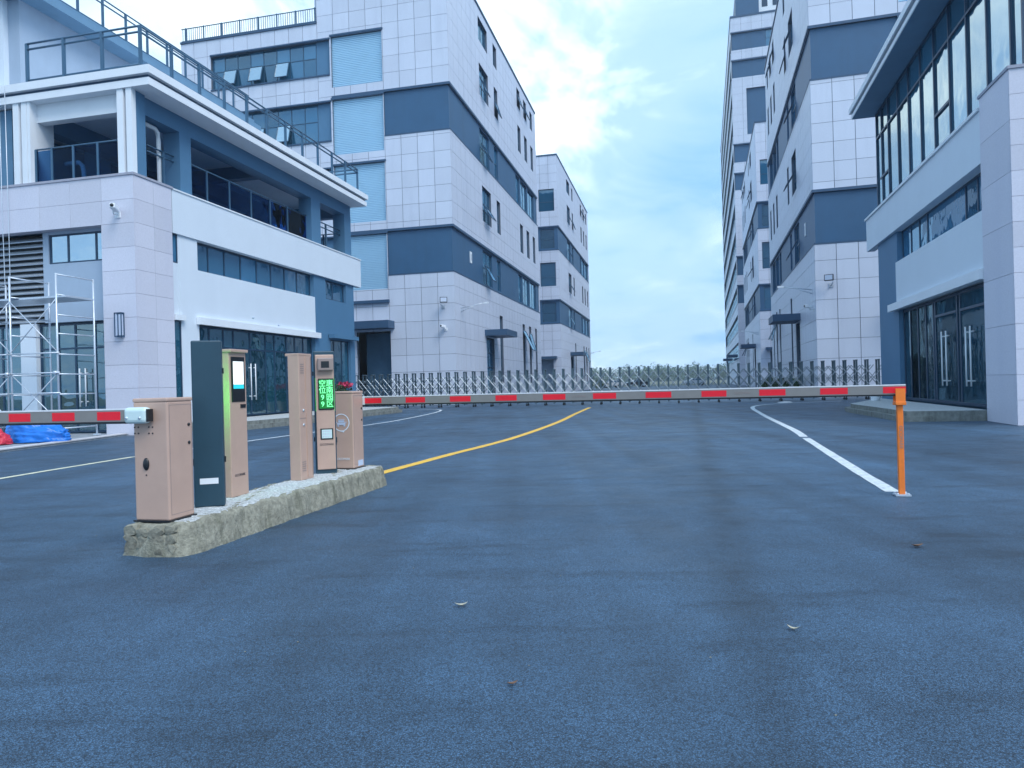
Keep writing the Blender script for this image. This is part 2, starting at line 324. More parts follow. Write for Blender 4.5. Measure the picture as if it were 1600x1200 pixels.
class Bld:
    """a building with its street corner at the origin: front face looks at -Y, side face along the street"""
    def __init__(s, name, x, y, phi, left):
        s.root = empty(name, (x, y, 0), -math.radians(phi)); s.left = left
        s.M = Matrix.Translation((x, y, 0)) @ Matrix.Rotation(-math.radians(phi), 4, 'Z'); s.tiles = []
    def bx(s, face, s0, s1, z0, z1, d0, d1):
        if face == 'f':
            return (-s1, -d1, z0, -s0, -d0, z1) if s.left else (s0, -d1, z0, s1, -d0, z1)
        return (d0, s0, z0, d1, s1, z1) if s.left else (-d1, s0, z0, -d0, s1, z1)
    def pt(s, face, a, z, d):
        if face == 'f': return Vector((-a if s.left else a, -d, z))
        return Vector((d if s.left else -d, a, z))
    def nrm(s, face): return (0, -1) if face == 'f' else ((1, 0) if s.left else (-1, 0))
    def box(s, name, face, r, m, parent=None): return sbox(name, parent or s.root, s.bx(face, *r), m)
    def wall(s, face, r, holes, m='joint', d0=-.3, d1=0.0, name='wall'):
        return boxes(name, s.root, [s.bx(face, *q, d0, d1) for q in sub_rects(r, holes)], m)
    def tile(s, face, r, du, dz, holes, m='tile', th=.03, gu=.03, gz=.02, name='panel', ofs=0, minpx=9):
        S0, S1, Z0, Z1 = r; nu = max(1, round((S1 - S0) / du)); nz = max(1, round((Z1 - Z0) / dz)); a = (S1 - S0) / nu; b = (Z1 - Z0) / nz
        for j in range(nz):
            for i in range(nu):
                q = sub_rects((S0 + i * a + gu / 2, S0 + (i + 1) * a - gu / 2, Z0 + j * b + gz / 2, Z0 + (j + 1) * b - gz / 2), holes)
                if q: s.tiles.append((face, q, th, m, name, minpx))
    def flush(s, limit=290):
        keep, rest = [], {}
        for t in s.tiles:
            face, q, th, m, name, minpx = t
            w, h = max(k[1] for k in q) - min(k[0] for k in q), max(k[3] for k in q) - min(k[2] for k in q)
            c = s.M @ s.pt(face, (q[0][0] + q[0][1]) / 2, (q[0][2] + q[0][3]) / 2, 0)
            n = s.M.to_3x3() @ Vector((*s.nrm(face), 0)); v = (c - Vector((0, 0, CAMH))).normalized()
            facing_ = abs(n.dot(v)); pw, ph = px_size(c, w, h); pw *= facing_ if face == 's' else 1
            u = 800 + c.x / max(c.y, .5) * FPX; vv = 600 - (c.z - CAMH) / max(c.y, .5) * FPX
            vis = n.dot(v) < 0 and -60 < u < 1660 and -60 < vv < 1260 and min(pw, ph) >= minpx
            (keep if vis else rest.setdefault((name, m, th), [])).append((pw * ph, t) if vis else t)
        keep.sort(key=lambda k: -k[0])
        for a, t in keep[limit:]: rest.setdefault((t[4], t[3], t[2]), []).append(t)
        for a, (face, q, th, m, name, mp) in keep[:limit]:
            if len(q) == 1: sbox(name, s.root, s.bx(face, *q[0], 0, th), m)
            else: boxes(name, s.root, [s.bx(face, *k, 0, th) for k in q], m)
        for (name, m, th), l in rest.items():
            stuff(boxes(name + '_field', s.root, [s.bx(t[0], *k, 0, th) for t in l for k in t[1]], m))
        s.tiles = []
    def window(s, face, s0, s1, z0, z1, mull=(), trans=(), d=-.16, g='glass', fw=.06, m='frame', split=True, name='window', fd=.06, skip=()):
        bl = [(s0, s1, z0, z0 + fw), (s0, s1, z1 - fw, z1), (s0, s0 + fw, z0 + fw, z1 - fw), (s1 - fw, s1, z0 + fw, z1 - fw)]
        ss = [s0 + fw] + [v for k in mull for v in (k - fw / 2, k + fw / 2)] + [s1 - fw]
        for k in mull: bl.append((k - fw / 2, k + fw / 2, z0 + fw, z1 - fw))
        zz = [z0 + fw] + [v for k in trans for v in (k - fw / 2, k + fw / 2)] + [z1 - fw]
        cols = [(ss[i], ss[i + 1]) for i in range(0, len(ss), 2)]; rows = [(zz[i], zz[i + 1]) for i in range(0, len(zz), 2)]
        for k in trans:
            for c in cols: bl.append((c[0], c[1], k - fw / 2, k + fw / 2))
        w = boxes(name, s.root, [s.bx(face, *b, d - fd / 2, d + fd / 2) for b in bl], m)
        cells = [(c[0], c[1], r[0], r[1]) for i, c in enumerate(cols) for j, r in enumerate(rows) if (i, j) not in skip]
        if split:
            for c in cells: sbox('pane', w, s.bx(face, *c, d - .006, d + .006), g)
        else: boxes('pane', w, [s.bx(face, *c, d - .006, d + .006) for c in cells], g)
        return w
    def sash(s, face, s0, s1, z0, z1, ang, d=.0, g='glass', m='frame'):
        """top-hung casement pushed open at its foot"""
        w, h = s1 - s0, z1 - z0; f = .05
        n = s.nrm(face)
        t = new_obj('open_sash', boxes_mesh('open_sash', [(-w / 2, -.03, -h, w / 2, .03, -h + f), (-w / 2, -.03, -f, w / 2, .03, 0), (-w / 2, -.03, -h + f, -w / 2 + f, .03, -f), (w / 2 - f, -.03, -h + f, w / 2, .03, -f)], m), s.root)
        t.location = s.pt(face, (s0 + s1) / 2, z1, d)
        t.rotation_euler = (Matrix.Rotation(math.atan2(n[1], n[0]) + math.pi / 2, 4, 'Z') @ Matrix.Rotation(-ang, 4, 'X')).to_euler()
        sbox('pane', t, (-w / 2 + f, -.005, -h + f, w / 2 - f, .005, -f), g)
    def railing(s, path, z0, h, posts, m='rail', rails=(1.0, .86, .08), pr=.035, rr=.028, gl=None, name='railing', tall=()):
        """path: list of local points; posts: list of (segment, t)"""
        lines = []
        for a, b in zip(path[:-1], path[1:]):
            for k in rails: lines.append([Vector((a[0], a[1], z0 + h * k)), Vector((b[0], b[1], z0 + h * k))])
        r = tube_obj(name, s.root, lines, rr, m, 6)
        for sg, t in posts:
            a, b = path[sg], path[sg + 1]; x, y = a[0] + (b[0] - a[0]) * t, a[1] + (b[1] - a[1]) * t
            sbox('railing_post', r, (x - pr, y - pr, z0, x + pr, y + pr, z0 + h), m)
        return r

# ------------------------------------------------------------------ ground, road, markings
def sheet(name, pts, z, m, parent=None):
    me = bpy.data.meshes.new(name); me.from_pydata([(x, y, z) for x, y in pts], [], [tuple(range(len(pts)))]); me.materials.append(MATS[m]); return new_obj(name, me, parent)
struct(sheet('ground', [(-2500, -600), (2500, -600), (2500, 3500), (-2500, 3500)], -.06, 'earth'))
road = struct(sheet('road', [(-70, -25), (70, -25), (70, 150), (-70, 150)], 0, 'asphalt'))
def line(name, pts, w, m, w2=None):
    """painted line, a ribbon 4 mm above the asphalt, with slightly ragged edges"""
    P = [Vector((*p, 0)) for p in pts]; Q = []
    for i in range(len(P) - 1):                       # Catmull-Rom
        p0, p1, p2, p3 = P[max(i - 1, 0)], P[i], P[i + 1], P[min(i + 2, len(P) - 1)]
        n = max(2, int((p2 - p1).length / .35))
        for k in range(n):
            t = k / n; Q.append(.5 * ((2 * p1) + (p2 - p0) * t + (2 * p0 - 5 * p1 + 4 * p2 - p3) * t * t + (3 * p1 - p0 - 3 * p2 + p3) * t ** 3))
    Q.append(P[-1]); V = []; Fc = []
    for i, p in enumerate(Q):
        d = (Q[min(i + 1, len(Q) - 1)] - Q[max(i - 1, 0)]).normalized(); nn = Vector((-d.y, d.x, 0)); j = random.uniform(-.006, .006); k = random.uniform(-.006, .006)
        V += [(p + nn * (w / 2 + j)).to_tuple()[:2] + (.004,), (p - nn * (w / 2 + k)).to_tuple()[:2] + (.004,)]
        if i: Fc.append((2 * i - 2, 2 * i - 1, 2 * i + 1, 2 * i))
    me = bpy.data.meshes.new(name); me.from_pydata(V, [], Fc); me.materials.append(MATS[m]); return new_obj(name, me, road)
line('lane_line', [(-8.25, 6), (-7.93, 10.85), (-7.57, 14)], .12, 'cream_line')
line('lane_line', [(-7.56, 14.05), (-6.6, 17.6), (-5.6, 21.2), (-4.5, 25.3), (-3.8, 31), (-3.62, 35), (-3.95, 37.2), (-5.2, 38.6), (-7, 39.3)], .12, 'white_line')
line('lane_line', [(-1.98, 10.15), (-1.18, 12.7), (0, 16.3), (1.4, 22.2), (2.5, 28), (3.75, 34.3)], .18, 'yellow_line')
line('lane_line', [(4.0, 7.45), (4.57, 9.55), (5.9, 14.2)], .15, 'white_line')
line('lane_line', [(5.98, 14.5), (6.54, 16.4), (7.95, 22), (9.1, 26.3), (9.75, 28.6), (10.5, 30.6), (11.6, 32.2), (13.5, 33.4), (16, 34.2)], .16, 'white_line')

# ------------------------------------------------------------------ factory blocks
def factory(name, label, x, y, phi, left, L=30.0, FW=20.0, style='A', cans=True):
    b = Bld(name, x, y, phi, left); R = b.root; tag(R, label, 'building', 'factory blocks along the street'); H = 30.0; k = L / 30
    T = 9.3; HW = 26.2
    bandz = [(18.1, 20.95), (8.8, 11.65)]
    shut = [(21.7, 25.15), (17.1, 20.85), (12.4, 16.35), (7.85, 11.55)]
    winz = [(22.65, 25.0), (18.15, 20.75), (13.6, 16.2), (9.0, 11.5)]
    if style == 'A':
        bands_f = [(-.1, 4.55, *z) for z in bandz]
        fh = bands_f + [(4.6, 8.3, *z) for z in shut] + [(8.4, 17.6, *z) for z in winz] + [(4.5, 6.95, 0, 5.0)]
    else:
        bands_f = [(-.1, FW - .5, *z) for z in bandz]
        fw = [(.4, 2.4, 23.0, 25.8), (.4, 2.4, 13.5, 16.5)]
        fh = bands_f + fw + [(1.0, 6.5, 0, 4.2)]
    regions = [(0, T, 0, H), (T, FW, 0, HW)] if style == 'A' else [(0, FW, 0, H)]
    for r in regions: b.wall('f', r, fh)
    if style == 'A':
        b.tile('f', (-.03, 4.55, 0, H), 1.1, 1.13, fh); b.tile('f', (4.55, T, 0, H), 1.12, 1.13, fh); b.tile('f', (T, FW, 0, HW), 1.1, 1.13, fh)
    else: b.tile('f', (-.03, FW, 0, H), 1.1, 1.13, fh)
    # side face
    wr = [(27.5, 29.3), (23.3, 25.75), (13.7, 16.4)]
    W1, N1, TR = (7.6 * k, 10.3 * k), (12.1 * k, 13.3 * k), [(21.0 * k, 22.4 * k), (24.0 * k, 25.4 * k), (27.1 * k, 28.4 * k)]
    sh = [(-.1, L + .1, *z) for z in bandz]; wins = []
    for z in wr:
        for c in [W1, N1] + TR: wins.append((*c, *z))
    tall = [(12.1 * k, 13.2 * k, 1.3, 6.9)] + [(a, c - .3, 1.3, 6.9) for a, c in TR]
    door = (7.8 * k, 10.2 * k, 0, 4.85)
    shx = sh + wins + tall + [door]
    b.wall('s', (.3, L, 0, H), shx); b.tile('s', (0, L, 0, H), 1.1, 1.13, shx)
    # recessed slate bands wrapping the corner, with drip trims
    for z0, z1 in bandz:
        bw = [(7.6 * k, 10.4 * k), (12.0 * k, 13.2 * k), (20.0 * k, 21.6 * k), (22.0 * k, 25.0 * k), (25.3 * k, 28.5 * k)]
        hol = [(*c, z0 + .15, z1 - .15) for c in bw]
        b.wall('s', (.25, L - .02, z0, z1), hol, 'slate', -.25, -.06, 'band')
        for i, h in enumerate(hol): b.window('s', *h, mull=[h[0] + (h[1] - h[0]) * q for q in ((.5,) if i in (0, 3, 4) else ())], trans=[z0 + 1.45] if i in (0, 1) else [], d=-.2, m='frame_blue', split=(left and y < 60))
        fr_ = (bands_f[0][1])
        fhol = [] if style == 'A' else [(.5 if True else 0, 2.3, z0 + .2, z1 - .2), (3.2, 6.0, z0 + .2, z1 - .2)]
        b.wall('f', (.06, fr_, z0, z1), fhol, 'slate', -.25, -.06, 'band')
        for h in fhol: b.window('f', *h, trans=[z0 + 1.3], d=-.2, m='frame_blue', split=False)
        for zz, t, pr in ((z1, .16, .09), (z0 - .1, .1, .05)):
            b.box('trim', 'f', (-pr, fr_ if style == 'A' and zz == z0 - .1 else (8.3 if style == 'A' else fr_), zz, zz + t, -.2, pr), 'trim')
            b.box('trim', 's', (.2, L, zz + .002, zz + t + .002, -.2, pr), 'trim')
    for h in wins:
        w = h[1] - h[0]; big = w > 2 * k
        b.window('s', *h, mull=[h[0] + w / 2] if big else [], trans=[h[2] + 1.0] if h[3] - h[2] > 2 else [], d=-.18, m='frame_blue', split=(y < 60))
    for h in tall: b.window('s', *h, trans=[2.6, 5.3], d=-.18, m='frame_blue', split=False)
    if style != 'A':
        for h in fw: b.window('f', *h, trans=[h[2] + 1.2], d=-.18, m='frame_blue', split=False)
    # sashes standing open
    for (c, z0, z1, a) in [((W1[0] + .1, (W1[0] + W1[1]) / 2), 9.0, 10.35, .5), ((W1[0] + .1, (W1[0] + W1[1]) / 2 + .3), 13.75, 15.0, .55), ((W1[0] + .1, (W1[0] + W1[1]) / 2), 23.4, 24.7, .4), (tuple(TR[0]), 4.2, 6.3, .45), (tuple(TR[1]), 4.4, 6.2, .25), (N1, 23.4, 24.6, .3), (TR[0], 27.6, 28.7, .3), (TR[1], 27.6, 28.6, .35), ((W1[0] + .1, (W1[0] + W1[1]) / 2), 18.3, 19.6, .45)]:
        b.sash('s', c[0], c[1], z0, z1, a, d=.02)
    # doors and canopies
    b.window('s', door[0], door[1], .05, 4.8, mull=[(door[0] + door[1]) / 2], trans=[2.6, 3.7], d=-.2, m='frame_blue', split=False, name='door')
    b.box('canopy', 's', (door[0] - .5, door[1] + .6, 4.95, 5.4, .03, 1.75), 'trim')
    if style == 'A':
        sl_ = b.box('service_opening', 'f', (4.5, 6.95, .02, 5.0, -1.6, -1.5), 'concrete_in')
        b.box('canopy', 'f', (4.2, 9.2, 5.15, 5.65, .03, 1.1), 'trim'); b.box('ledge', 'f', (4.5, 8.6, 6.9, 7.1, .03, .22), 'trim')
        for z0, z1 in shut:
            n = int((z1 - z0) / .115); p = (z1 - z0) / n; bl = []
            for i in range(n): bl += [b.bx('f', 4.6, 8.3, z0 + i * p, z0 + (i + .62) * p, -.2, -.12), b.bx('f', 4.6, 8.3, z0 + (i + .62) * p, z0 + (i + 1) * p, -.2, -.165)]
            boxes('roller_shutter', R, bl, 'shutter')
            b.box('lintel', 'f', (4.5, 8.35, z1, z1 + .12, .03, .12), 'trim')
        for z0, z1 in winz:
            b.box('infill_panel', 'f', (8.4, 9.45, z0, z1, -.25, -.15), 'slate_light')
            ms = [9.45 + 1.02 * i for i in range(1, 8)]
            b.window('f', 9.47, 17.6, z0, z1, mull=ms, trans=[z0 + (z1 - z0) * .55], d=-.22, m='frame_blue', fw=.05, split=(left and y < 60))
            b.box('sill', 'f', (8.4, 17.6, z0 - .1, z0, -.1, .1), 'trim'); b.box('lintel', 'f', (8.36, 17.6, z1, z1 + .1, .03, .12), 'trim')
            for i in (2, 4, 6): b.sash('f', 9.47 + 1.02 * i, 9.47 + 1.02 * (i + 1), z0 + .1, z0 + (z1 - z0) * .55, .3, d=-.12, g='glass_sky', m='frame_blue')
    else:
        b.box('canopy', 'f', (.5, 7.0, 4.3, 4.6, .03, 1.0), 'trim'); b.box('service_opening', 'f', (1.0, 6.5, .02, 4.2, -1.2, -1.1), 'grey_plaster')
    # copings, roof, blind walls that close the block
    b.box('coping', 'f', (-.1, T if style == 'A' else FW, H, H + .16, -.35, .1), 'trim'); b.box('coping', 's', (.35, L, H + .002, H + .162, -.35, .1), 'trim')
    if style == 'A':
        b.box('coping', 'f', (T, FW, HW, HW + .14, -.35, .1), 'trim'); boxes('roof', R, [b.bx('f', .3, T, 29.3, 29.5, -L + .3, -.3), b.bx('f', T, FW - .3, 25.6, 25.8, -L + .3, -.3)], 'concrete_in')
        b.box('wall', 'f', (T, T + .3, HW, H, -L, -.31), 'tile')
        z = HW + .14; lines = [[b.pt('f', T + .1, z + 1.0, -.1), b.pt('f', FW, z + 1.0, -.1)], [b.pt('f', T + .1, z + .12, -.1), b.pt('f', FW, z + .12, -.1)]]
        r = tube_obj('roof_railing', R, lines, .035, 'rail', 5)
        boxes('baluster', r, [b.bx('f', T + .2 + i * .17, T + .23 + i * .17, z + .12, z + 1.0, -.115, -.085) for i in range(62)], 'rail')
        for i in range(8): sbox('railing_post', r, b.bx('f', T + .15 + i * 1.45, T + .22 + i * 1.45, z, z + 1.05, -.135, -.065), 'rail')
    else: boxes('roof', R, [b.bx('f', .3, FW - .3, 29.3, 29.5, -L + .3, -.3)], 'concrete_in')
    boxes('wall', R, [b.bx('f', 0.002, FW, 0, HW if style == 'A' else H, -L - .3, -L), b.bx('f', FW - .3, FW, 0, HW if style == 'A' else H, -L, -.3)], 'tile')
    b.flush()
    return b
PHL, PHR = 13.05, 15.3
tl = (math.sin(math.radians(PHL)), math.cos(math.radians(PHL))); tr_ = (math.sin(math.radians(PHR)), math.cos(math.radians(PHR)))
F1 = factory('factory_block', 'pale tiled factory block with blue shutters rising behind the left gatehouse', -3.62, 46, PHL, True)
F2 = factory('factory_block', 'pale tiled factory block farther down the left side, beyond the shuttered block', -3.62 + 44 * tl[0], 46 + 44 * tl[1], PHL, True, 32, 20, 'B')
F3 = factory('factory_block', 'pale tiled factory block with slate band, directly behind the right gatehouse', 17.4, 40, PHR, False, 27)
F5 = factory('factory_block', 'pale tiled factory block on the right between nearest block and tall tower', 17.4 + 41 * tr_[0], 40 + 41 * tr_[1], PHR, False, 30, 20, 'B')

# ------------------------------------------------------------------ tower
def tower():
    b = Bld('office_tower', 37.9, 117, PHR, False); R = b.root; tag(R, 'tall tower block with long dark window strips, farthest on the right', 'building'); H, L, FW = 61.0, 72.0, 26.0
    rows = [(55.6, 58.4), (51.0, 53.8), (37.0, 39.9), (32.4, 35.1), (18.3, 21.3), (13.65, 16.5)]
    fh = [(-.1, FW, *z) for z in rows] + [(2.2, 9, 41.5, 49.1), (2.2, 9, 23, 31)]
    b.wall('f', (0, FW, 0, H), fh); b.tile('f', (-.03, FW, 0, H), 1.6, 1.15, fh)
    for z in rows:
        b.box('band', 'f', (.1, 5.4, *z, -.4, -.15), 'slate'); b.window('f', 5.4, FW, *z, mull=[7, 9, 11, 13, 15], trans=[z[0] + 1.4], d=-.25, split=False)
        b.box('trim', 'f', (-.1, FW, z[1], z[1] + .2, -.1, .12), 'trim')
    for z in ((41.5, 49.1), (23, 31)): b.box('recess_panel', 'f', (2.2, 9, *z, -.5, -.3), 'slate')
    srow = [(58.4 - 4.65 * i - 2.8, 58.4 - 4.65 * i) for i in range(12)]
    shs = [(1.2, L - 1, *z) for z in srow]
    b.wall('s', (.3, L, 0, H), shs); b.tile('s', (0, L, 0, H), 3, 1.15, shs)
    for z in srow:
        b.window('s', 1.2, L - 1, *z, mull=[1.2 + 2.9 * i for i in range(1, 24)], trans=[z[0] + 1.6], d=-.2, split=False, fw=.09)
        b.box('ledge', 's', (1.0, L, z[0] - .16, z[0], -.1, .12), 'white')
    b.box('canopy', 's', (4, 9, 4.9, 5.3, .03, 1.8), 'trim'); b.box('canopy', 's', (28, 34, 4.9, 5.3, .03, 1.8), 'trim')
    boxes('coping', R, [b.bx('f', -.12, FW, H, H + .3, -.4, .12), b.bx('s', .4, L, H + .003, H + .303, -.4, .12)], 'trim')
    boxes('roof', R, [b.bx('f', .3, FW - .3, H - .8, H - .5, -L + .3, -.3)], 'concrete_in')
    boxes('wall', R, [b.bx('f', 0.002, FW, 0, H, -L - .3, -L), b.bx('f', FW - .3, FW, 0, H, -L, -.3)], 'tile')
    b.box('roof_storey', 'f', (.9, 4.6, H + .3, H + 5, -14, -1.2), 'slate'); b.box('roof_storey', 'f', (4.6, 16, H + .3, H + 4.2, -14, -1.6), 'white')
    for i in range(4): b.box('roof_storey_window', 'f', (5.1 + i * 1.7, 6.0 + i * 1.7, H + 1.9, H + 3.4, -1.62, -1.56), 'frame')
    b.flush(200)
tower()
# ------------------------------------------------------------------ left gatehouse
def handles(b, face, ss, z0, z1, d, parent):
    for s in ss:
        tube_obj('door_handle', parent, [[b.pt(face, s, z0, d + .1), b.pt(face, s, z1, d + .1)], [b.pt(face, s, z0 + .15, d), b.pt(face, s, z0 + .15, d + .1)], [b.pt(face, s, z1 - .15, d), b.pt(face, s, z1 - .15, d + .1)]], .022, 'white', 8)
def gatehouse_left():
    b = Bld('gatehouse', -11.25, 21.2, PHL, True); R = b.root; tag(R, 'left gatehouse with open upper terrace and roof railings, scaffold before it', 'building')
    # corner column and front parapet band, clad in stone tiles
    boxes('wall', R, [b.bx('f', 0, 1.15, 0, 7.86, -1.62, 0), b.bx('f', 1.15, 8, 6.45, 7.86, -.4, 0)], 'stone_joint')
    b.tile('f', (-.03, 1.15, 0, 6.42), 1.18, .71, [], 'stone_tile', .03, .008, .008, 'stone_tile'); b.tile('f', (-.03, 8, 6.42, 7.86), 1.15, .72, [], 'stone_tile', .03, .008, .008, 'stone_tile')
    b.tile('s', (0, 1.62, 0, 7.86), .81, .71, [], 'stone_tile', .03, .008, .008, 'stone_tile')
    boxes('coping', R, [b.bx('f', -.06, 8, 7.86, 7.93, -.45, .06), b.bx('f', 0, 1.2, 7.862, 7.932, -1.68, -.46), b.bx('s', -.0 + .46, 1.68, 7.858, 7.928, 0, .06)], 'stone_joint')
    # recessed front wall
    b.wall('f', (1.15, 3.72, 3.58, 6.45), [(1.3, 3.5, 5.43, 6.36)], 'grey_plaster', -.6, -.35)
    b.window('f', 1.3, 3.5, 5.43, 6.36, mull=[1.75, 2.8], d=-.42, g='glass_sky', fw=.055)
    b.box('louvre_backing', 'f', (3.74, 8, 3.6, 6.45, -.75, -.6), 'black')
    for i in range(15):
        s_ = sbox('louvre_slat', R, b.bx('f', 3.74, 8, 3.66 + i * .185, 3.70 + i * .185, -.58, -.38), 'galv')
        s_.rotation_euler = (.55, 0, 0)
    b.box('pier', 'f', (4.12, 4.72, .06, 3.58, -.75, -.38), 'plaster')
    w = b.window('f', 1.17, 4.1, .08, 3.55, mull=[2.0, 2.75, 3.4], trans=[2.75], d=-.55, g='glass_shop', name='glazed_door')
    handles(b, 'f', [2.28, 2.5], .9, 2.1, -.5, w)
    b.window('f', 4.74, 8, .08, 3.55, mull=[5.6, 6.6], d=-.55, g='glass_shop', name='glazed_door')
    # street side: parapet band, walls, ledges
    boxes('parapet_band', R, [b.bx('s', 1.66, 15.7, 6.45, 7.85, -.25, .02)], 'plaster'); boxes('coping', R, [b.bx('s', 1.7, 15.74, 7.852, 7.9, -.28, .05)], 'white')
    boxes('wall', R, [b.bx('s', 2.03, 2.92, .28, 6.449, -.35, -.04), b.bx('s', 1.951, 2.029, 3.64, 6.448, -.35, -.045), b.bx('s', 2.921, 10.95, 3.6, 5.42, -.35, -.04), b.bx('s', 1.64, 1.949, 3.66, 5.5, -.35, -.06)], 'plaster')
    boxes('ledge', R, [b.bx('s', 2.78, 11.15, 3.56, 3.8, -.03, .12), b.bx('s', 1.64, 2.1, 3.62, 3.8, -.02, .1)], 'white')
    b.box('wall', 's', (10.96, 11.9, .05, 6.447, -.4, -.08), 'slate_light')
    b.wall('s', (11.9, 15.0, .05, 6.447), [(12.05, 14.15, 5.47, 6.38), (12.4, 14.5, .0, 3.6)], 'slate_light', -.4, -.082)
    boxes('ledge', R, [b.bx('s', 12.2, 14.8, 3.64, 3.82, -.05, .25)], 'slate_light')
    b.window('s', 12.05, 14.15, 5.47, 6.38, mull=[13.0], trans=[], d=-.25, g='glass')
    b.window('s', 12.4, 14.5, .3, 3.6, mull=[13.0, 13.8], d=-.25, g='glass_shop', name='glazed_door')
    b.window('s', 2.92, 10.95, 5.42, 6.44, mull=[3.8, 4.72, 5.71, 6.77, 7.78, 8.81, 9.81], d=-.3, g='glass')
    b.window('s', 1.66, 1.95, 5.5, 6.44, d=-.09, g='glass', fw=.04); b.window('s', 1.64, 2.02, .3, 3.62, d=-.08, g='glass_shop', fw=.04)
    w = b.window('s', 2.93, 10.94, .3, 3.56, mull=[3.75, 4.55, 5.15, 6.2, 7.25, 7.9, 8.8, 9.5, 10.2], trans=[2.85], d=-.3, g='glass_shop', name='shopfront')
    handles(b, 's', [6.05, 6.35, 9.3, 9.68], .9, 2.3, -.26, w)
    # floors, roof, inner walls
    boxes('floor_slab', R, [b.bx('f', .4, 12, 6.5, 7.0, -14.9, -.62), b.bx('f', 1.2, 12, .02, .26, -14.9, -.8)], 'concrete_in')
    boxes('wall', R, [b.bx('f', 11.7, 12, 0, 10.5, -15, -.6), b.bx('f', .5, 11.7, 0, 6.5, -15, -14.7), b.bx('f', 6, 6.2, 7.0, 10.45, -13, -3), b.bx('f', 5, 5.2, .26, 6.5, -14, -3), b.bx('f', 4.74, 8, 7.86, 10.45, -.5, -.3), b.bx('f', 6, 11.7, 7, 10.45, -13.2, -13)], 'concrete_in')
    boxes('inner_pier', R, [b.bx('f', 2.2, 2.9, 7.0, 10.4, -5.6, -5.0), b.bx('f', 4.6, 5.2, 7.0, 10.4, -4.2, -3.6)], 'grey_plaster')
    rf = boxes('roof', R, [b.bx('f', -.66, 12, 10.5, 10.72, -15.26, .02), b.bx('f', -.72, 12, 10.83, 11.07, -15.32, .08)], 'white')
    boxes('roof_groove', rf, [b.bx('f', -.58, 12, 10.72, 10.83, -15.18, -.06)], 'trim')
    boxes('beam', R, [b.bx('s', .5, 15.0, 9.95, 10.5, -.75, -.15), b.bx('s', .5, 15.0, 9.9, 10.5, -4.4, -3.9), b.bx('f', .76, 11.7, 9.9, 10.498, -15.0, -14.6), b.bx('f', .76, 11.7, 10.0, 10.497, -8, -7.6)], 'slate_light')
    b.box('terrace_column', 's', (.22, .62, 7.93, 10.49, -.5, -.03), 'slate_light')
    for a, c in ((2.3, 2.86), (11.0, 11.85), (14.3, 15.0)): b.box('terrace_column', 's', (a, c, 7.0, 9.95, -.76, -.14), 'slate_light')
    for o in (0, 4.15):
        for a, c in ((.0, .2), (.3, .52)): b.box('fin', 'f', (o + a - (.0 if o == 0 else .28), o + c - (.0 if o == 0 else .28), 7.93, 10.5, -.2, -.02), 'white')
        b.box('fin_core', 'f', (o + .2 - (.28 if o else 0), o + .3 - (.28 if o else 0), 7.93, 10.5, -.19, -.14), 'trim')
    b.box('fin', 'f', (3.75, 3.86, 7.93, 10.5, -.9, -.03), 'white')
    b.box('lintel', 'f', (.53, 3.75, 9.93, 10.5, -.6, -.3), 'white')
    # railings
    r = b.railing([b.pt('f', .53, 0, -.2), b.pt('f', 3.75, 0, -.2)], 7.93, 1.1, [(0, .27), (0, .55), (0, .8), (0, .99)], rails=(1.0,)); boxes('glass_panel', r, [b.bx('f', .56, 3.72, 8.0, 8.98, -.206, -.196)], 'rail_glass')
    r = b.railing([b.pt('s', 2.86, 0, -.4), b.pt('s', 11.0, 0, -.4)], 7.9, 1.25, [(0, t) for t in (.14, .3, .47, .635, .80)], rails=(1.0,)); boxes('glass_panel', r, [b.bx('s', 2.9, 10.97, 7.95, 9.1, -.406, -.396)], 'rail_glass')
    b.railing([b.pt('s', 1.1, 0, -.4), b.pt('s', 2.3, 0, -.4)], 7.9, 1.25, [(0, .6)], rails=(1.0, .85)); b.railing([b.pt('s', 11.85, 0, -.4), b.pt('s', 14.3, 0, -.4)], 7.9, 1.25, [(0, .4)], rails=(1.0, .82, .1))
    b.railing([b.pt('f', .9, 0, -14.9), b.pt('f', 8, 0, -14.9)], 7.9, 1.25, [(0, .1 * i) for i in range(11)], rails=(1.0, .82, .1))
    path = [b.pt('f', 3.85, 0, -.05), b.pt('f', -.34, 0, -.05), b.pt('s', 14.9, 0, .34), b.pt('f', 6, 0, -14.9)]
    r = b.railing(path, 11.07, 1.25, [(0, 0.01), (0, .34), (0, .675), (0, 1)] + [(1, i / 11) for i in range(1, 12)] + [(2, .5), (2, 1)], pr=.04, rr=.032)
    # rooftop storey set back from the street
    boxes('roof_storey', R, [b.bx('f', 4.9, 12, 11.07, 14.3, -13, -.8)], 'grey_plaster')
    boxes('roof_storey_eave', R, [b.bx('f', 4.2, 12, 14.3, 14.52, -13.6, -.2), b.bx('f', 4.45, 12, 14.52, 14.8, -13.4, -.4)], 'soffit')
    boxes('roof_storey_pier', R, [b.bx('f', 5.35, 5.75, 11.07, 14.3, -.8, -.62)], 'plaster')
    b.railing([b.pt('f', 12, 0, -.6), b.pt('f', 4.6, 0, -.6), b.pt('f', 4.6, 0, -13.2)], 14.8, 1.15, [(1, .09 * i) for i in range(12)] + [(0, 1)], rails=(1.0, .84, .1))
    # drain pipes on the terrace
    def bend(P, Q, r=.3): return [P, P + (Vector((Q.x, Q.y, P.z)) - P) * .75, Vector((Q.x, Q.y, P.z - .0)) + (P - Vector((Q.x, Q.y, P.z))) * .06 - Vector((0, 0, .12)), Vector((Q.x, Q.y, P.z - .35)), Q]
    tube_obj('drain_pipe', R, [bend(b.pt('s', 1.15, 9.85, -.5), b.pt('s', 1.75, 7.0, -.5))], .07, 'pipe', 10)
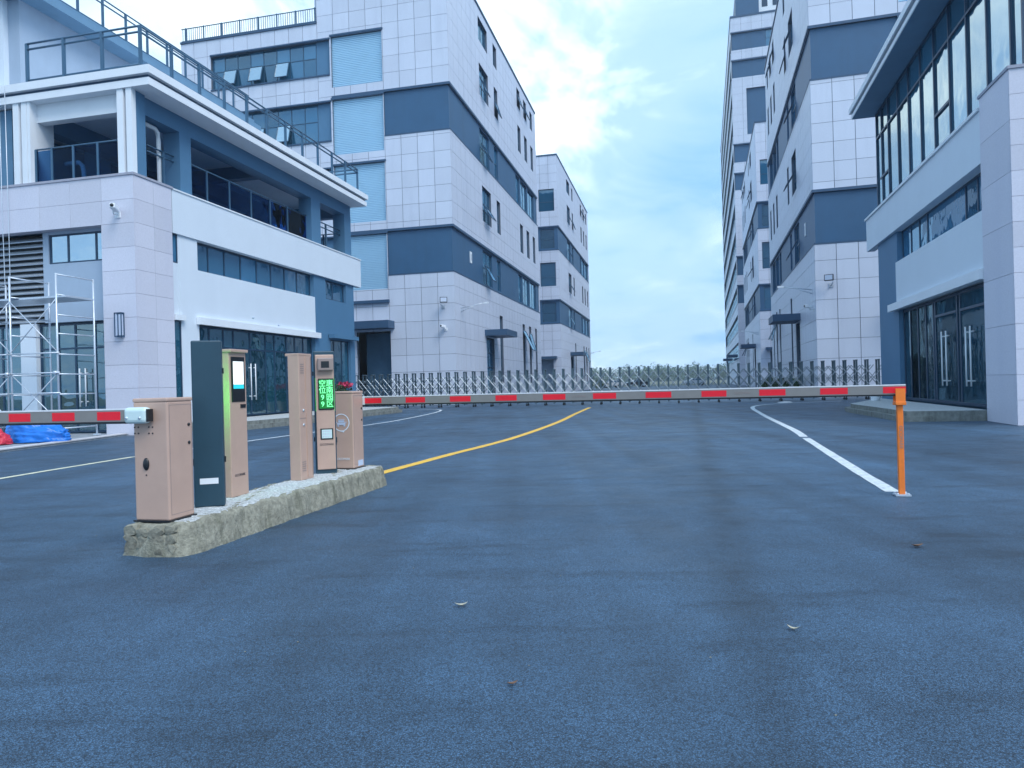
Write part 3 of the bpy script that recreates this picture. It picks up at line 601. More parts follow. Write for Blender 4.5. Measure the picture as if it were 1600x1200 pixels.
    tube_obj('drain_pipe', R, [bend(b.pt('f', 3.9, 9.0, -1.5), b.pt('f', 3.2, 7.0, -1.5))], .07, 'pipe', 10)
    b.flush()
    # platform along the street side
    plat = struct(empty('gatehouse_platform', b.M.translation, b.root.rotation_euler.z))
    def poly(name, pts, z0, z1, m, par):
        bm = bmesh.new(); lo = [bm.verts.new((x, y, z0)) for x, y in pts]; hi = [bm.verts.new((x, y, z1)) for x, y in pts]; bm.faces.new(hi); bm.faces.new(lo[::-1]); n = len(pts)
        for i in range(n): bm.faces.new((lo[i], lo[(i + 1) % n], hi[(i + 1) % n], hi[i]))
        bmesh.ops.recalc_face_normals(bm, faces=bm.faces); return bm_obj(name, bm, m, par)
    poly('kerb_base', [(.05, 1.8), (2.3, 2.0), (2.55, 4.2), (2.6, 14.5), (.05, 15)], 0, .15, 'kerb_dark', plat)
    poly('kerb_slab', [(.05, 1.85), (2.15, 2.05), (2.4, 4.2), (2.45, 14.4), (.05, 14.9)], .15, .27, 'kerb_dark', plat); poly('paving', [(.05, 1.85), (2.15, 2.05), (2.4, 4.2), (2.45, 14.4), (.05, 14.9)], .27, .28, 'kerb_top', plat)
    return b, poly
G0, POLY = gatehouse_left()
# paved forecourt before the left gatehouse with its pale edging
fc = struct(empty('forecourt', (-11.25, 21.2, 0), 0))
POLY('paving', [(-.42, -6.2), (-.36, .1), (-1.5, .9), (-9, 2.0), (-13, -4.5)], 0, .05, 'paving', fc)
POLY('edging_strip', [(-.72 - .02, -6.2), (-.40, -6.2), (-.34, -.05), (-.66, .05)], .05, .075, 'edging', fc)

# ------------------------------------------------------------------ right gatehouse
def gatehouse_right():
    b = Bld('gatehouse', 11.49, 16.0, PHR, False); R = b.root; tag(R, 'right gatehouse with tall glazed upper storey under a wide flat roof', 'building')
    boxes('wall', R, [b.bx('f', 0, 1.5, 0, 8.1, -1.76, 0), b.bx('f', 1.5, 9, 0, 7.6, -.5, -.12)], 'stone_joint')
    b.tile('s', (0, 1.76, 0, 8.1), 1.76, 1.15, [], 'stone_tile', .03, .008, .008, 'stone_tile'); b.tile('f', (-.03, 1.5, 0, 8.1), .77, .58, [], 'stone_tile', .03, .008, .008, 'stone_tile')
    boxes('coping', R, [b.bx('f', -.06, 1.55, 8.1, 8.17, -1.8, .06)], 'stone_joint')
    boxes('parapet_band', R, [b.bx('s', 1.78, 14.7, 6.5, 7.82, -.3, .01)], 'plaster'); boxes('coping', R, [b.bx('s', 1.8, 14.76, 7.822, 7.9, -.4, .07)], 'white')
    boxes('wall', R, [b.bx('s', 1.78, 10.4, 3.62, 5.35, -.4, -.05)], 'plaster'); boxes('ledge', R, [b.bx('s', 1.77, 11.0, 3.58, 3.84, -.04, .12)], 'white')
    boxes('wall', R, [b.bx('s', 10.42, 13.3, 0, 6.499, -.8, -.12)], 'slate_light')
    b.window('s', 1.78, 10.4, 5.35, 6.5, mull=[3.0, 3.9, 7.4, 8.3, 9.3], d=-.33, g='glass')
    w = b.window('s', 1.78, 10.41, .3, 3.58, mull=[9.55, 8.65, 7.75, 6.95, 6.75, 4.75, 4.5, 2.55], trans=[], d=-.3, g='glass_shop', name='shopfront', fw=.09)
    handles(b, 's', [5.75, 5.35, 3.7, 3.35], .85, 2.5, -.25, w)
    for z in (3.0,): boxes('transom', w, [b.bx('s', 4.8, 6.7, z, z + .07, -.325, -.265), b.bx('s', 2.6, 4.45, z, z + .07, -.325, -.265)], 'frame')
    # glazed upper storey
    ms = [.9 + 1.43 * i for i in range(10)]
    b.window('s', .2, 14.3, 7.9, 12.2, mull=ms[:-1] + [13.4], trans=[11.15], d=-.42, g='glass_sky', fw=.075, fd=.12, name='curtain_wall')
    for a in (ms[3], ms[8]): boxes('transom', R, [b.bx('s', a + .04, a + 1.39, 9.3, 9.38, -.46, -.36)], 'frame')
    b.window('f', .45, 9, 7.9, 12.2, mull=[2, 3.5, 5, 6.5], trans=[11.15], d=-.3, g='glass_sky', fw=.075, name='curtain_wall')
    rf = boxes('roof', R, [b.bx('f', -.5, 10, 12.2, 12.36, -14.6, .5), b.bx('f', -.58, 10, 12.44, 12.66, -14.68, .58)], 'white')
    boxes('roof_groove', rf, [b.bx('f', -.44, 10, 12.36, 12.44, -14.54, .44)], 'trim')
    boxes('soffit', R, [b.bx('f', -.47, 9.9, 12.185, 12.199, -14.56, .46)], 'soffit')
    boxes('floor_slab', R, [b.bx('f', .5, 9.7, 6.5, 7.0, -13.2, -.6), b.bx('f', .5, 9.7, .02, .27, -13.2, -.6), b.bx('f', .45, 9.7, 7.8, 7.88, -13.2, -.4)], 'concrete_in')
    boxes('wall', R, [b.bx('f', 9.7, 10, 0, 12.18, -13.5, -.1), b.bx('f', .5, 9.7, 0, 6.5, -13.5, -13.2), b.bx('f', .5, 9.7, 7.9, 12.18, -14.2, -13.9), b.bx('f', 5, 5.2, .27, 6.5, -13, -3)], 'concrete_in')
    b.flush()
    plat = struct(empty('gatehouse_platform', b.M.translation, b.root.rotation_euler.z))
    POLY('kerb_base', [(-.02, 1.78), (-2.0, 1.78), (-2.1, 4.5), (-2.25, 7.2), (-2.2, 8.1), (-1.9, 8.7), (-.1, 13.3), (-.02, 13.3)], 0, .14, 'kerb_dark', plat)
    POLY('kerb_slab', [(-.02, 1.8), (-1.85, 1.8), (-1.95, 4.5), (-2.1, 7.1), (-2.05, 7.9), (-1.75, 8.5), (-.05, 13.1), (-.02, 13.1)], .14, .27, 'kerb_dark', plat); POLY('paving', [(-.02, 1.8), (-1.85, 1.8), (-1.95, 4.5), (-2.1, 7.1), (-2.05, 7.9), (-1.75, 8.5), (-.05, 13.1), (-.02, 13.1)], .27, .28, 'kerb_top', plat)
    return b
G4 = gatehouse_right()

# ------------------------------------------------------------------ folding gate across the street
def folding_gate():
    P0 = Vector((-10.2, 41.95, 0)); D = Vector((math.cos(math.radians(12.8)), -math.sin(math.radians(12.8)), 0)); n = 58; step = .515
    R = empty('folding_gate', P0, -math.radians(12.8)); tag(R, 'long stainless steel folding gate drawn across the whole street', 'gate')
    h, dp = 2.02, .22
    fm = boxes_mesh('frame', [(-.042, -dp - .03, .14, .042, -dp + .03, h - .05), (-.042, dp - .03, .14, .042, dp + .03, h - .05), (-.05, -dp - .04, h - .05, .05, dp + .04, h)], 'steel_gate')
    bm = bmesh.new(); tube(bm, [(0, -.02, .06), (0, .02, .06)], .06, 10); tube(bm, [(0, 0, .06), (0, 0, .2)], .03, 6)
    cm = bpy.data.meshes.new('caster'); bm.to_mesh(cm); bm.free(); cm.materials.append(MATS['black'])
    bars = {}
    for sgn in (1, -1):
        V = [(0, 0, 1.74), (sgn * step * 2, 0, .5)]; bm = bmesh.new(); tube(bm, V, .023, 5); me = bpy.data.meshes.new('lattice_bar'); bm.to_mesh(me); bm.free(); me.materials.append(MATS['steel_bar']); bars[sgn] = me
    for i in range(n):
        new_obj('frame', fm, R, (i * step, 0, 0))
        if i % 2 == 0:
            for q in (-dp, dp): new_obj('caster', cm, R, (i * step, q, 0))
        else: sbox('foot', R, (i * step - .03, -dp - .03, .1, i * step + .03, -dp + .03, .18), 'steel_gate'); 
    for i in range(-1, n):
        for sgn in (1, -1):
            x0 = (i + .5) * step; x1 = x0 + sgn * 2 * step
            if min(x0, x1) < -.3 or max(x0, x1) > (n - 1) * step + .3: continue
            for q in (-dp - .05, dp + .05): new_obj('lattice_bar', bars[sgn], R, (x0, q + sgn * .012, 0))
folding_gate()

# ------------------------------------------------------------------ island and barrier machines
IO = Vector((-2.55, 5.42, 0)); IR = -math.radians(13.5); IZ = .25
IM = Matrix.Translation(IO) @ Matrix.Rotation(IR, 4, 'Z')
def iw(x, y, z=IZ): return IM @ Vector((x, y, z))
def island():
    R = struct(empty('traffic_island', IO, IR))
    bm = bmesh.new(); out = [(-.47, -.03), (-.26, -.06), (-.02, -.03), (.02, .05), (.02, 3.66), (-.03, 3.74), (-.5, 3.74), (-.56, 3.66), (-.55, 1.0)]
    def ring(z, g):
        r = []
        for (x, y), (x2, y2) in zip(out, out[1:] + out[:1]):
            n = max(1, int(math.hypot(x2 - x, y2 - y) / .05))
            for k in range(n):
                px, py = x + (x2 - x) * k / n, y + (y2 - y) * k / n; cx, cy = -.27, max(.2, min(3.5, py)); d = Vector((px - cx, py - cy)).normalized() * g
                r.append((px + d.x + random.uniform(-.008, .008), py + d.y + random.uniform(-.008, .008), z + random.uniform(-.008, .008)))
        return r
    from mathutils import noise as _n
    rs = []
    for z, g in ((-.01, .05), (.03, .045), (.07, .036), (.11, .028), (.15, .02), (.19, .012), (.225, .004), (.243, -.014), (.246, -.05)):
        row = []
        for p in ring(z, g):
            v = Vector(p); k = _n.noise(v * 6) * .018 + _n.noise(v * 19) * .009; d = Vector((v.x + .27, 0, 0)).normalized() if .1 < v.y < 3.6 else Vector((0, -1 if v.y < 1 else 1, 0))
            row.append(bm.verts.new(v + d * k + Vector((0, 0, k * .5 if z > .2 else 0))))
        rs.append(row)
    n = len(rs[0])
    for a, c in zip(rs[:-1], rs[1:]):
        for i in range(n): bm.faces.new((a[i], a[(i + 1) % n], c[(i + 1) % n], c[i]))
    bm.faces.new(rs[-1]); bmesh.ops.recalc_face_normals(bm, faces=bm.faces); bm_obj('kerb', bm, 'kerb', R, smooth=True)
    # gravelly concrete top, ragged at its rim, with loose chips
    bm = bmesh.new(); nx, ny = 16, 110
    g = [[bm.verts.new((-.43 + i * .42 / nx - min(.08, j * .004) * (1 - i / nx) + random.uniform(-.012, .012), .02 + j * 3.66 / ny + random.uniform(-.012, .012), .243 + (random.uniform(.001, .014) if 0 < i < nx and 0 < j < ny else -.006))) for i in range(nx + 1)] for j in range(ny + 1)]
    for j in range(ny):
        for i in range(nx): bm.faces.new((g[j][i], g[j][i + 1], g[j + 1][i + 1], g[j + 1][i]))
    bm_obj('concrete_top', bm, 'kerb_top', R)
    bm = bmesh.new()
    for _ in range(420):
        x, y = random.uniform(-.5, .0), random.uniform(.3, 3.68); q = random.uniform(.003, .009)
        bmesh.ops.create_icosphere(bm, subdivisions=1, radius=1, matrix=Matrix.Translation((x, y, .253)) @ Matrix.Rotation(random.uniform(0, 6), 4, 'Z') @ Matrix.Diagonal((q, q * .7, q * .6, 1)))
    stuff(bm_obj('loose_chips', bm, 'edging', R))
    # rubble stones set in the near end
    x = -.5
    while x < -.04:
        w = random.uniform(.07, .15); z = .002
        while z < .22:
            hh = min(random.uniform(.045, .10), .236 - z)
            if hh < .03: break
            bm = bmesh.new(); bmesh.ops.create_icosphere(bm, subdivisions=2, radius=.62); yy = -.06 + .03 * min(1, abs(x + .28) / .3); rt = Matrix.Rotation(random.uniform(-.35, .35), 3, 'Y'); sd2 = random.uniform(0, 50)
            for v in bm.verts:
                c = v.co; m_ = max(abs(c.x), abs(c.z), .001); k = (.5 / m_) ** .8; q = rt @ Vector((c.x * k * w * 1.02, c.y * .055, c.z * k * hh * 1.08)); q += Vector((1, 1, 1)) * _n.noise(Vector((c.x * 3 + sd2, c.y * 3, c.z * 3))) * .012
                v.co = (x + w / 2 + q.x, yy + q.y, max(.0, z + hh / 2 + q.z))
            bm_obj('stone', bm, 'rubble', R); z += hh
        x += w * .97
island()
def imachine(name, label, cat, x, y, rz=0, group=None):
    p = iw(x, y); o = empty(name, p, IR + rz); return tag(o, label, cat, group)
def dot_grid(parent, cx, cz, y, m='black', dx=.022, dz=.026, n=2, r=.007):
    for i in range(n):
        for j in range(n): cyl('bolt_hole', parent, (cx + (i - .5) * dx * 2, y, cz + (j - .5) * dz * 2), r, .006, m, 'Y', 10)
def arm_parts(R, P, Q, stripes, t0, text_at=()):
    """barrier arm between local points P and Q; stripes are distances along it"""
    d = Q - P; L = d.length; A = new_obj('arm', boxes_mesh('arm', [(0, -.0225, -.045, L, .0225, .045)], 'arm'), R, P); A.rotation_euler = (0, 0, math.atan2(d.y, d.x))
    sbox('edge_strip', A, (0, -.024, .045, L, .024, .056), 'arm_top'); sbox('rubber_strip', A, (0, -.018, -.062, L, .018, -.045), 'black')
    for a, c in stripes:
        sbox('red_stripe', A, (a, -.0245, -.033, c, .0245, .033), 'red')
    return A
def cabinet(name, label, x, y, near, logo):
    w, dp, h = .31, .29, .965
    R = imachine(name, label, 'barrier', x, y, 0)
    bevbox('housing', R, (-w / 2, -dp / 2, .01, w / 2, dp / 2, h - .03), 'pink', .012)
    bevbox('lid', R, (-w / 2 - .004, -dp / 2 - .004, h - .032, w / 2 + .004, dp / 2 + .004, h), 'pink', .01)
    sbox('base_plate', R, (-w / 2 - .012, -dp / 2 - .012, 0, w / 2 + .012, dp / 2 + .012, .012), 'black')
    for z in (.05, h - .06): sbox('door_seam', R, (w / 2 - .001, -dp / 2 + .025, z, w / 2 + .0012, dp / 2 - .02, z + .004), 'pink_dark')
    for yy in (-dp / 2 + .022, dp / 2 - .022): sbox('door_seam', R, (w / 2 - .001, yy, .05, w / 2 + .0012, yy + .004, h - .056), 'pink_dark')
    for z in (.60, .745): cyl('lock', R, (w / 2 + .001, dp / 2 - .05, z), .013, .01, 'black', 'X', 12)
    return R, w, dp, h
# near cabinet with the arm across the left lane
R, w, dp, h = cabinet('barrier_machine', 'rose-beige barrier machine at near end of island, arm reaching left out of frame', -.285, .145, True, False)
fy = -dp / 2
for cx in (-.125, .005): dot_grid(R, cx, h - .25, fy - .001, r=.006, dx=.017, dz=.024)
bm = bmesh.new(); bmesh.ops.create_uvsphere(bm, u_segments=20, v_segments=12, radius=1)
for v in bm.verts: v.co = (v.co.x * .028 - .045, v.co.y * .018 + fy, v.co.z * .05 + .45)
bm_obj('lock_cover', bm, 'black', R, smooth=True)
cyl('bolt_hole', R, (-.045, fy - .001, .365), .006, .006, 'black', 'Y', 8)
bk = bevbox('arm_bracket', R, (-.175, fy - .085, h - .195, .03, fy - .005, h - .068), 'bracket', .03, 3)
sbox('bracket_end', bk, (.029, fy - .075, h - .18, .042, fy - .015, h - .083), 'black')
for bx_ in (-.14, -.02): cyl('bolt', bk, (bx_, fy - .087, h - .15), .011, .01, 'galv', 'Y', 10)
sh_ = cyl('arm_shaft', R, (-.07, fy - .0, h - .13), .035, .1, 'galv', 'Y', 14)
arm_parts(R, Vector((-.15, fy - .047, h - .132)), Vector((-6.2, fy - .047, h - .132)), [(.06 + .43 * i, .06 + .43 * i + .215) for i in range(14)], 0)
# far cabinet with the arm across the right lane
R, w, dp, h = cabinet('barrier_machine', 'rose-beige barrier machine with white car emblem at far end of island', -.345, 3.43, False, True)
fy = -dp / 2 - .001
def ring_mesh(r0, r1, n=40, tail=True):
    bm = bmesh.new(); a = [bm.verts.new((math.cos(t * 2 * math.pi / n) * r0, 0, math.sin(t * 2 * math.pi / n) * r0)) for t in range(n)]; c = [bm.verts.new((math.cos(t * 2 * math.pi / n) * r1, 0, math.sin(t * 2 * math.pi / n) * r1)) for t in range(n)]
    for i in range(n): bm.faces.new((a[i], a[(i + 1) % n], c[(i + 1) % n], c[i]))
    if tail: bm.faces.new([bm.verts.new(p) for p in ((-.02, 0, -r1 * .985), (.03, 0, -r1 - .012), (.045, 0, -r1 * .9))])
    return bm
lg = bm_obj('emblem', ring_mesh(.098, .11), 'white', R, (0.0, fy - .003, .58))
bl = [(-.055, -.002, -.03, .055, .002, .0), (-.04, -.002, .004, .04, .002, .026), (-.046, -.002, .0305, .046, .002, .037), (-.066, -.002, -.004, -.058, .002, .01), (.058, -.002, -.004, .066, .002, .01), (-.05, -.002, -.048, -.03, .002, -.033), (.03, -.002, -.048, .05, .002, -.033)]
boxes('emblem_car', lg, bl, 'lamp_glass')
text_obj('lettering', R, 'OCOPARK', .036, 'white', facing(Vector((.02, fy - .002, .13)), 0, -1))
sbox('keyhole', R, (-.075, fy - .003, .31, -.068, fy, .36), 'black'); sbox('sticker', R, (w / 2, -.03, .03, w / 2 + .002, .11, .1), 'lamp_glass')
P = R.matrix_basis.inverted() @ Vector((-1.93, 9.04, 1.085)); Q = R.matrix_basis.inverted() @ Vector((4.02, 7.2, 1.085))
sbox('arm_shaft', R, (P.x - .13, dp / 2, P.z - .05, P.x + .05, P.y + .045, P.z + .05), 'bracket')
Wp, Wq = Vector((-1.93, 9.04, 1.085)), Vector((4.02, 7.2, 1.085)); dv = Wq - Wp; Ltot = dv.length; dv.normalize()
def along(u):                                 # distance along the arm seen at photo column u
    v = 618 - (u - 570) * .0125; x, _ = ray(u, v); return (x * Wp.y - Wp.x) / (dv.x - x * dv.y)
STR = [(560, 597), (635, 665), (704, 736), (775, 808), (849, 884), (927, 963), (1009, 1049), (1096, 1135), (1186, 1227), (1281, 1324), (1379, 1424)]
A = arm_parts(R, P, Q, [(max(0, along(a)), min(Ltot, along(c))) for a, c in STR], 0)
for u in (905, 1160): text_obj('lettering', A, 'OCOPARK', .035, 'pink_dark', facing(Vector((along(u), -.0235, 0)), 0, -1), .0008)
# orange rest post under the arm tip
R = tag(empty('arm_rest_post', (3.955, 7.2, 0), IR), 'orange steel post holding up the barrier arm tip on the right', 'post')
bevbox('post', R, (-.028, -.022, .02, .028, .022, .93), 'orange', .004, 1); bevbox('cradle', R, (-.05, -.055, .93, .05, .055, .965), 'orange', .004, 1)
for yy in (-.05, .037): sbox('cradle_fork', R, (-.045, yy, .965, .045, yy + .013, 1.10), 'orange')
sbox('foot_plate', R, (-.07, -.07, .005, .07, .07, .022), 'galv'); text_obj('lettering', R, 'OCOPARK', .05, 'pink_dark', facing(Vector((0, -.0235, .6)), 0, -1) @ Matrix.Rotation(-math.pi / 2, 4, 'Z'), .0008)
for a in (-.05, .05):
    for c in (-.05, .05): cyl('bolt', R, (a, c, .028), .009, .014, 'galv', 'Z', 8)
# plate-camera terminals (one seen from the back, one from the front)
def terminal(label, x, y, rz, led='led_text'):
    R = imachine('plate_camera_terminal', label, 'terminal', x, y, rz, 'plate camera terminals on the island'); w, h = .245, 1.45
    bevbox('shell', R, (-w / 2, -.0, 0, w / 2, .11, h), 'teal', .012)
    bevbox('front_panel', R, (-w / 2 + .02, -.05, .05, w / 2 - .014, .0, h - .045), 'pink', .008)
    cm = bevbox('camera_hood', R, (-.075, -.115, h - .235, .105, -.05, h - .085), 'pink_dark', .012)
    sbox('camera_window', cm, (-.035, -.119, h - .2, .055, -.1145, h - .125), 'black')
    sc = bevbox('led_display', R, (-.075, -.062, .755, .105, -.05, 1.125), 'black', .008); sbox('led_face', sc, (-.064, -.0645, .77, .094, -.0615, 1.11), 'led_green')
    text_obj('led_text', sc, '空\n位\n9\n9', .085, led, facing(Vector((-.026, -.0655, 1.075)), 0, -1) , .0005, space=.95); sc.children[-1].location.z = .94
    text_obj('led_text', sc, '惠\n南\n园\n区', .085, led, facing(Vector((.056, -.0655, .94)), 0, -1), .0005, space=.95)
    kp = bevbox('keypad', R, (-.06, -.058, .405, .085, -.05, .535), 'black', .006); sbox('keypad_plate', kp, (-.045, -.0605, .42, .07, -.0575, .52), 'keypad')
    for i in range(4):
        for j in range(3): sbox('key', kp, (-.038 + i * .027, -.063, .428 + j * .031, -.019 + i * .027, -.0604, .45 + j * .031), 'galv')
    text_obj('lettering', R, 'OCOPARK', .034, 'dark', facing(Vector((.01, -.0515, .345)), 0, -1)); sbox('plinth', R, (-w / 2 + .01, -.03, 0, w / 2 - .005, .0, .05), 'teal')
    for x0 in (-w / 2 + .0165, w / 2 - .0145): sbox('added_glow_strip', R, (x0, -.035, .74, x0 + .004, -.006, 1.13), 'added_glow_strip')  # green emitters added to give the glow along the panel sides
    # back face details
    sbox('label_plate', R, (-.075, .11, .2, .075, .113, .25), 'white')
    for z in (.38, 1.16): sbox('hinge', R, (-w / 2 - .012, .03, z, -w / 2, .06, z + .05), 'black')
    sbox('latch', R, (w / 2, .03, .36, w / 2 + .01, .06, .42), 'black')
    return R
th = math.radians(30)
terminal('dark teal back of camera terminal standing beside the nearest barrier machine', -.325, .76, th + math.pi, 'led_text_bright')
terminal('camera terminal facing the viewer with lit green display and keypad', -.37, 2.93, th)
# payment pillars
def pillar(label, x, y, rz):
    R = imachine('payment_pillar', label, 'terminal', x, y, rz, 'payment pillars on the island'); w, dp, h = .27, .135, 1.39
    bevbox('body', R, (-w / 2, -dp / 2, 0, w / 2, dp / 2, h), 'pink', .008); bevbox('cap', R, (-w / 2 - .01, -dp / 2 - .03, h - .02, w / 2, dp / 2, h + .01), 'pink', .006)
    sc = bevbox('screen', R, (-.105, -dp / 2 - .008, .9, .105, -dp / 2, 1.33), 'black', .005)
    sbox('screen_page', sc, (-.08, -dp / 2 - .0105, 1.065, .08, -dp / 2 - .0075, 1.285), 'screen_white'); sbox('screen_bar', sc, (-.08, -dp / 2 - .0105, 1.025, .08, -dp / 2 - .0075, 1.063), 'screen_teal')
    bt = sbox('call_button_plate', R, (.03, -dp / 2 - .006, .84, .11, -dp / 2, .875), 'black'); cyl('call_button', bt, (.09, -dp / 2 - .008, .857), .012, .008, 'lamp_glass', 'Y', 12)
    text_obj('lettering', R, 'OCOPARK', .034, 'dark', facing(Vector((0, -dp / 2 - .001, .2)), 0, -1))
    # back: panel seams, vents, locks
    y = dp / 2
    sbox('back_rib', R, (-.02, y, .03, .0, y + .008, h - .03), 'pink'); sbox('back_rib', R, (-w / 2 + .012, y, .03, -w / 2 + .022, y + .006, h - .03), 'pink_dark')
    for z in (.1, 1.18):
        for i in range(5): sbox('vent_slot', R, (.03, y, z + i * .024, .105, y + .003, z + .009 + i * .024), 'pink_dark')
    sbox('back_seam', R, (-.0, y, .68, w / 2, y + .002, .686), 'pink_dark')
    for z in (.61, .77): cyl('back_lock', R, (.06, y + .003, z), .014, .01, 'galv', 'Y', 12)
    return R
pillar('payment pillar with glowing white screen and green light along its edge', -.45, 1.27, math.radians(90))
pillar('narrow payment pillar seen from its vented back, between the lit terminals', -.395, 2.42, math.radians(-90))
# ------------------------------------------------------------------ scaffold before the left gatehouse
def scaffold():
    R = empty('scaffold', G0.M @ G0.pt('f', 1.6, .075, 1.3), G0.root.rotation_euler.z); tag(R, 'galvanised tube scaffold standing before the left gatehouse doors', 'scaffold')
    I = G0.pt('f', 1.6, .075, 1.3)
    def p(s, z, d): return G0.pt('f', s, z, d) - I
    near, far = 2.0, .72; S = (.84, 2.42); S3 = 4.0; zt = 4.65
    for s in (*S, S3):
        for d in (near, far):
            st = tube_obj('standard', R, [[p(s, .12, d), p(s, zt, d)]], .026, 'galv', 8); st2 = sbox('foot_plate', st, (*(p(s, .08, d) - Vector((.07, .07, .0))), *(p(s, .12, d) + Vector((.07, .07, 0)))), 'galv')
        for z in (.35, 1.3, 1.86, 2.41, 2.98, 3.5, 4.06, 4.62): tube_obj('rung', R, [[p(s, z, near), p(s, z, far)]], .019, 'galv', 7)
    for a, c in ((S[0], S[1]), (S[1], S3)):
        for z in (1.3, 1.86, 2.41): tube_obj('ledger', R, [[p(a - .1, z + .04, near + .045), p(c + .1, z + .04, near + .045)]], .02, 'galv', 7)
        for d in (near + .03,):
            for z0, z1 in ((.55, 1.9), (2.5, 3.95)):
                tube_obj('brace', R, [[p(a, z0, d), p(c, z1, d)]], .015, 'galv', 6); tube_obj('brace', R, [[p(a, z1, d - .03), p(c, z0, d - .03)]], .015, 'galv', 6)
        sbox('plank', R, (*p(a - .15, 4.0, near - .15), *p(c + .15, 4.05, far + .15)), 'galv')
    for s in (S[0] + .05, S[1] + .1): cyl('coupler', R, p(s, 1.9, near + .05), .05, .09, 'galv', 'X', 8)
scaffold()

# ------------------------------------------------------------------ bags on the forecourt
def lump(name, label, cat, c, rx, ry, h, m, seed):
    rnd = random.Random(seed); bm = bmesh.new(); bmesh.ops.create_icosphere(bm, subdivisions=5, radius=1)
    from mathutils import noise
    for v in bm.verts:
        n = noise.noise(v.co * 1.7 + Vector((seed, 0, 0))) * .22 + (abs(noise.noise(v.co * 4 + Vector((0, seed, 0)))) - .2) * .16 + abs(noise.noise(v.co * 9)) * .07
        k = 1 + n; z = max(v.co.z, -.35)
        v.co = (v.co.x * rx * k, v.co.y * ry * k, (z + .35) / 1.35 * h * (1 + n * .8) * (1 - .35 * max(0, v.co.x)))
    o = bm_obj(name, bm, m, None, c, smooth=True); return tag(o, label, cat)
lump('tarpaulin', 'bright blue tarpaulin bundle lying on the pale forecourt edging', 'tarpaulin', (-12.55, 18.5, .07), .88, .42, .60, 'tarp', 3)
lump('sack', 'red sack tucked beside the blue tarpaulin bundle at the picture edge', 'sack', (-13.05, 17.75, .07), .34, .28, .42, 'red_bag', 9)

# ------------------------------------------------------------------ fittings on the walls
def place(b, face, s, z, d):
    p = b.M @ b.pt(face, s, z, d); n = b.M.to_3x3() @ Vector((*b.nrm(face), 0)); return p, math.atan2(n.y, n.x) + math.pi / 2
def wall_lamp(b, face, s, z, label, w=.26, h=.74):
    p, rz = place(b, face, s, z, .03); R = empty('wall_lamp', p, rz); tag(R, label, 'lamp')
    sbox('back_plate', R, (-w / 2, -.02, -h / 2, w / 2, 0, h / 2), 'trim'); sbox('diffuser', R, (-w / 2 + .03, -.11, -h / 2 + .05, w / 2 - .03, -.02, h / 2 - .05), 'lamp_glass')
    for x in (-w / 2, w / 2 - .025, -.012): sbox('cage_bar', R, (x, -.13, -h / 2, x + .025, -.11, h / 2), 'trim')
    for z_ in (-h / 2, h / 2 - .03): sbox('cage_end', R, (-w / 2, -.13, z_, w / 2, -.02, z_ + .03), 'trim')
wall_lamp(G0, 'f', .53, 3.35, 'caged rectangular wall lamp on the left gatehouse corner column')
def cctv(b, face, s, z, label, yaw=.5, k=1.0):
    p, rz = place(b, face, s, z, .03); R = empty('security_camera', p, rz); tag(R, label, 'camera')
    sbox('wall_plate', R, (-.07 * k, -.03, -.07 * k, .07 * k, 0, .07 * k), 'white'); tube_obj('bracket', R, [[(0, -.03, 0), (0, -.12 * k, -.02), (.03, -.18 * k, .04 * k)]], .02 * k, 'white', 8)
    bd = bevbox('body', R, (-.06 * k, -.38 * k, .03 * k, .06 * k, -.08 * k, .15 * k), 'white', .02 * k); cyl('lens', bd, (0, -.385 * k, .09 * k), .04 * k, .02, 'black', 'Y', 12)
    bd.rotation_euler = (-.12, 0, yaw)
cctv(G0, 'f', .53, 6.68, 'white security camera high on the left gatehouse corner column', .4, 1.3)
cctv(F1, 'f', .62, 4.95, 'small white camera low on the shuttered block near its corner', -.3, 1.5)
cctv(F3, 's', .7, 5.1, 'small white camera on the side of the right factory block', .3, 1.5)
def floodlight(b, face, s, z, label, side=1):
    p, rz = place(b, face, s, z, .03); R = empty('floodlight', p, rz); tag(R, label, 'floodlight')
    sbox('wall_plate', R, (-.12, -.04, -.12, .12, 0, .12), 'galv'); tube_obj('arm', R, [[(0, -.04, 0), (0, -.5, .06), (0, -.5, .22)]], .03, 'galv', 8)
    hd = bevbox('head', R, (-.24, -.62, .2, .24, -.46, .55), 'dark', .02); sbox('lens', hd, (-.2, -.632, .24, .2, -.618, .51), 'lamp_glass'); hd.rotation_euler = (0, 0, .35 * side)
floodlight(F1, 'f', .75, 6.45, 'dark floodlight near the street corner of the shuttered block', 1); floodlight(F3, 'f', .8, 6.35, 'dark floodlight near the street corner of the right factory block', -1)
def boom(b, s, z, label, L=1.6):
    p, rz = place(b, 's', s, z, .03); R = empty('camera_boom', p, rz); tag(R, label, 'camera')
    sbox('wall_plate', R, (-.1, -.03, -.15, .1, 0, .15), 'galv'); tube_obj('arm', R, [[(0, -.03, .1), (0, -L, .35)], [(0, -.03, -.12), (0, -L * .55, .2)]], .03, 'galv', 6); sbox('camera_body', R, (-.06, -L - .3, .3, .06, -L + .05, .42), 'white')
boom(F1, 1.4, 6.35, 'slanted camera arm on the street side of the shuttered block'); boom(F3, 1.2, 6.2, 'slanted camera arm on the street side of right factory block')
boom(F5, 3.0, 6.4, 'slanted camera arm on the middle right factory block'); boom(F2, 30.5, 6.0, 'slanted camera arm at the far end of the left row')
def number_sign(b, s, z, label):
    p, rz = place(b, 's', s, z, -.06); R = empty('wall_sign', p, rz); tag(R, label, 'sign'); sbox('plate', R, (-.22, -.04, -.4, .22, 0, .4), 'white'); sbox('digit', R, (-.05, -.045, -.22, .05, -.039, .22), 'slate')
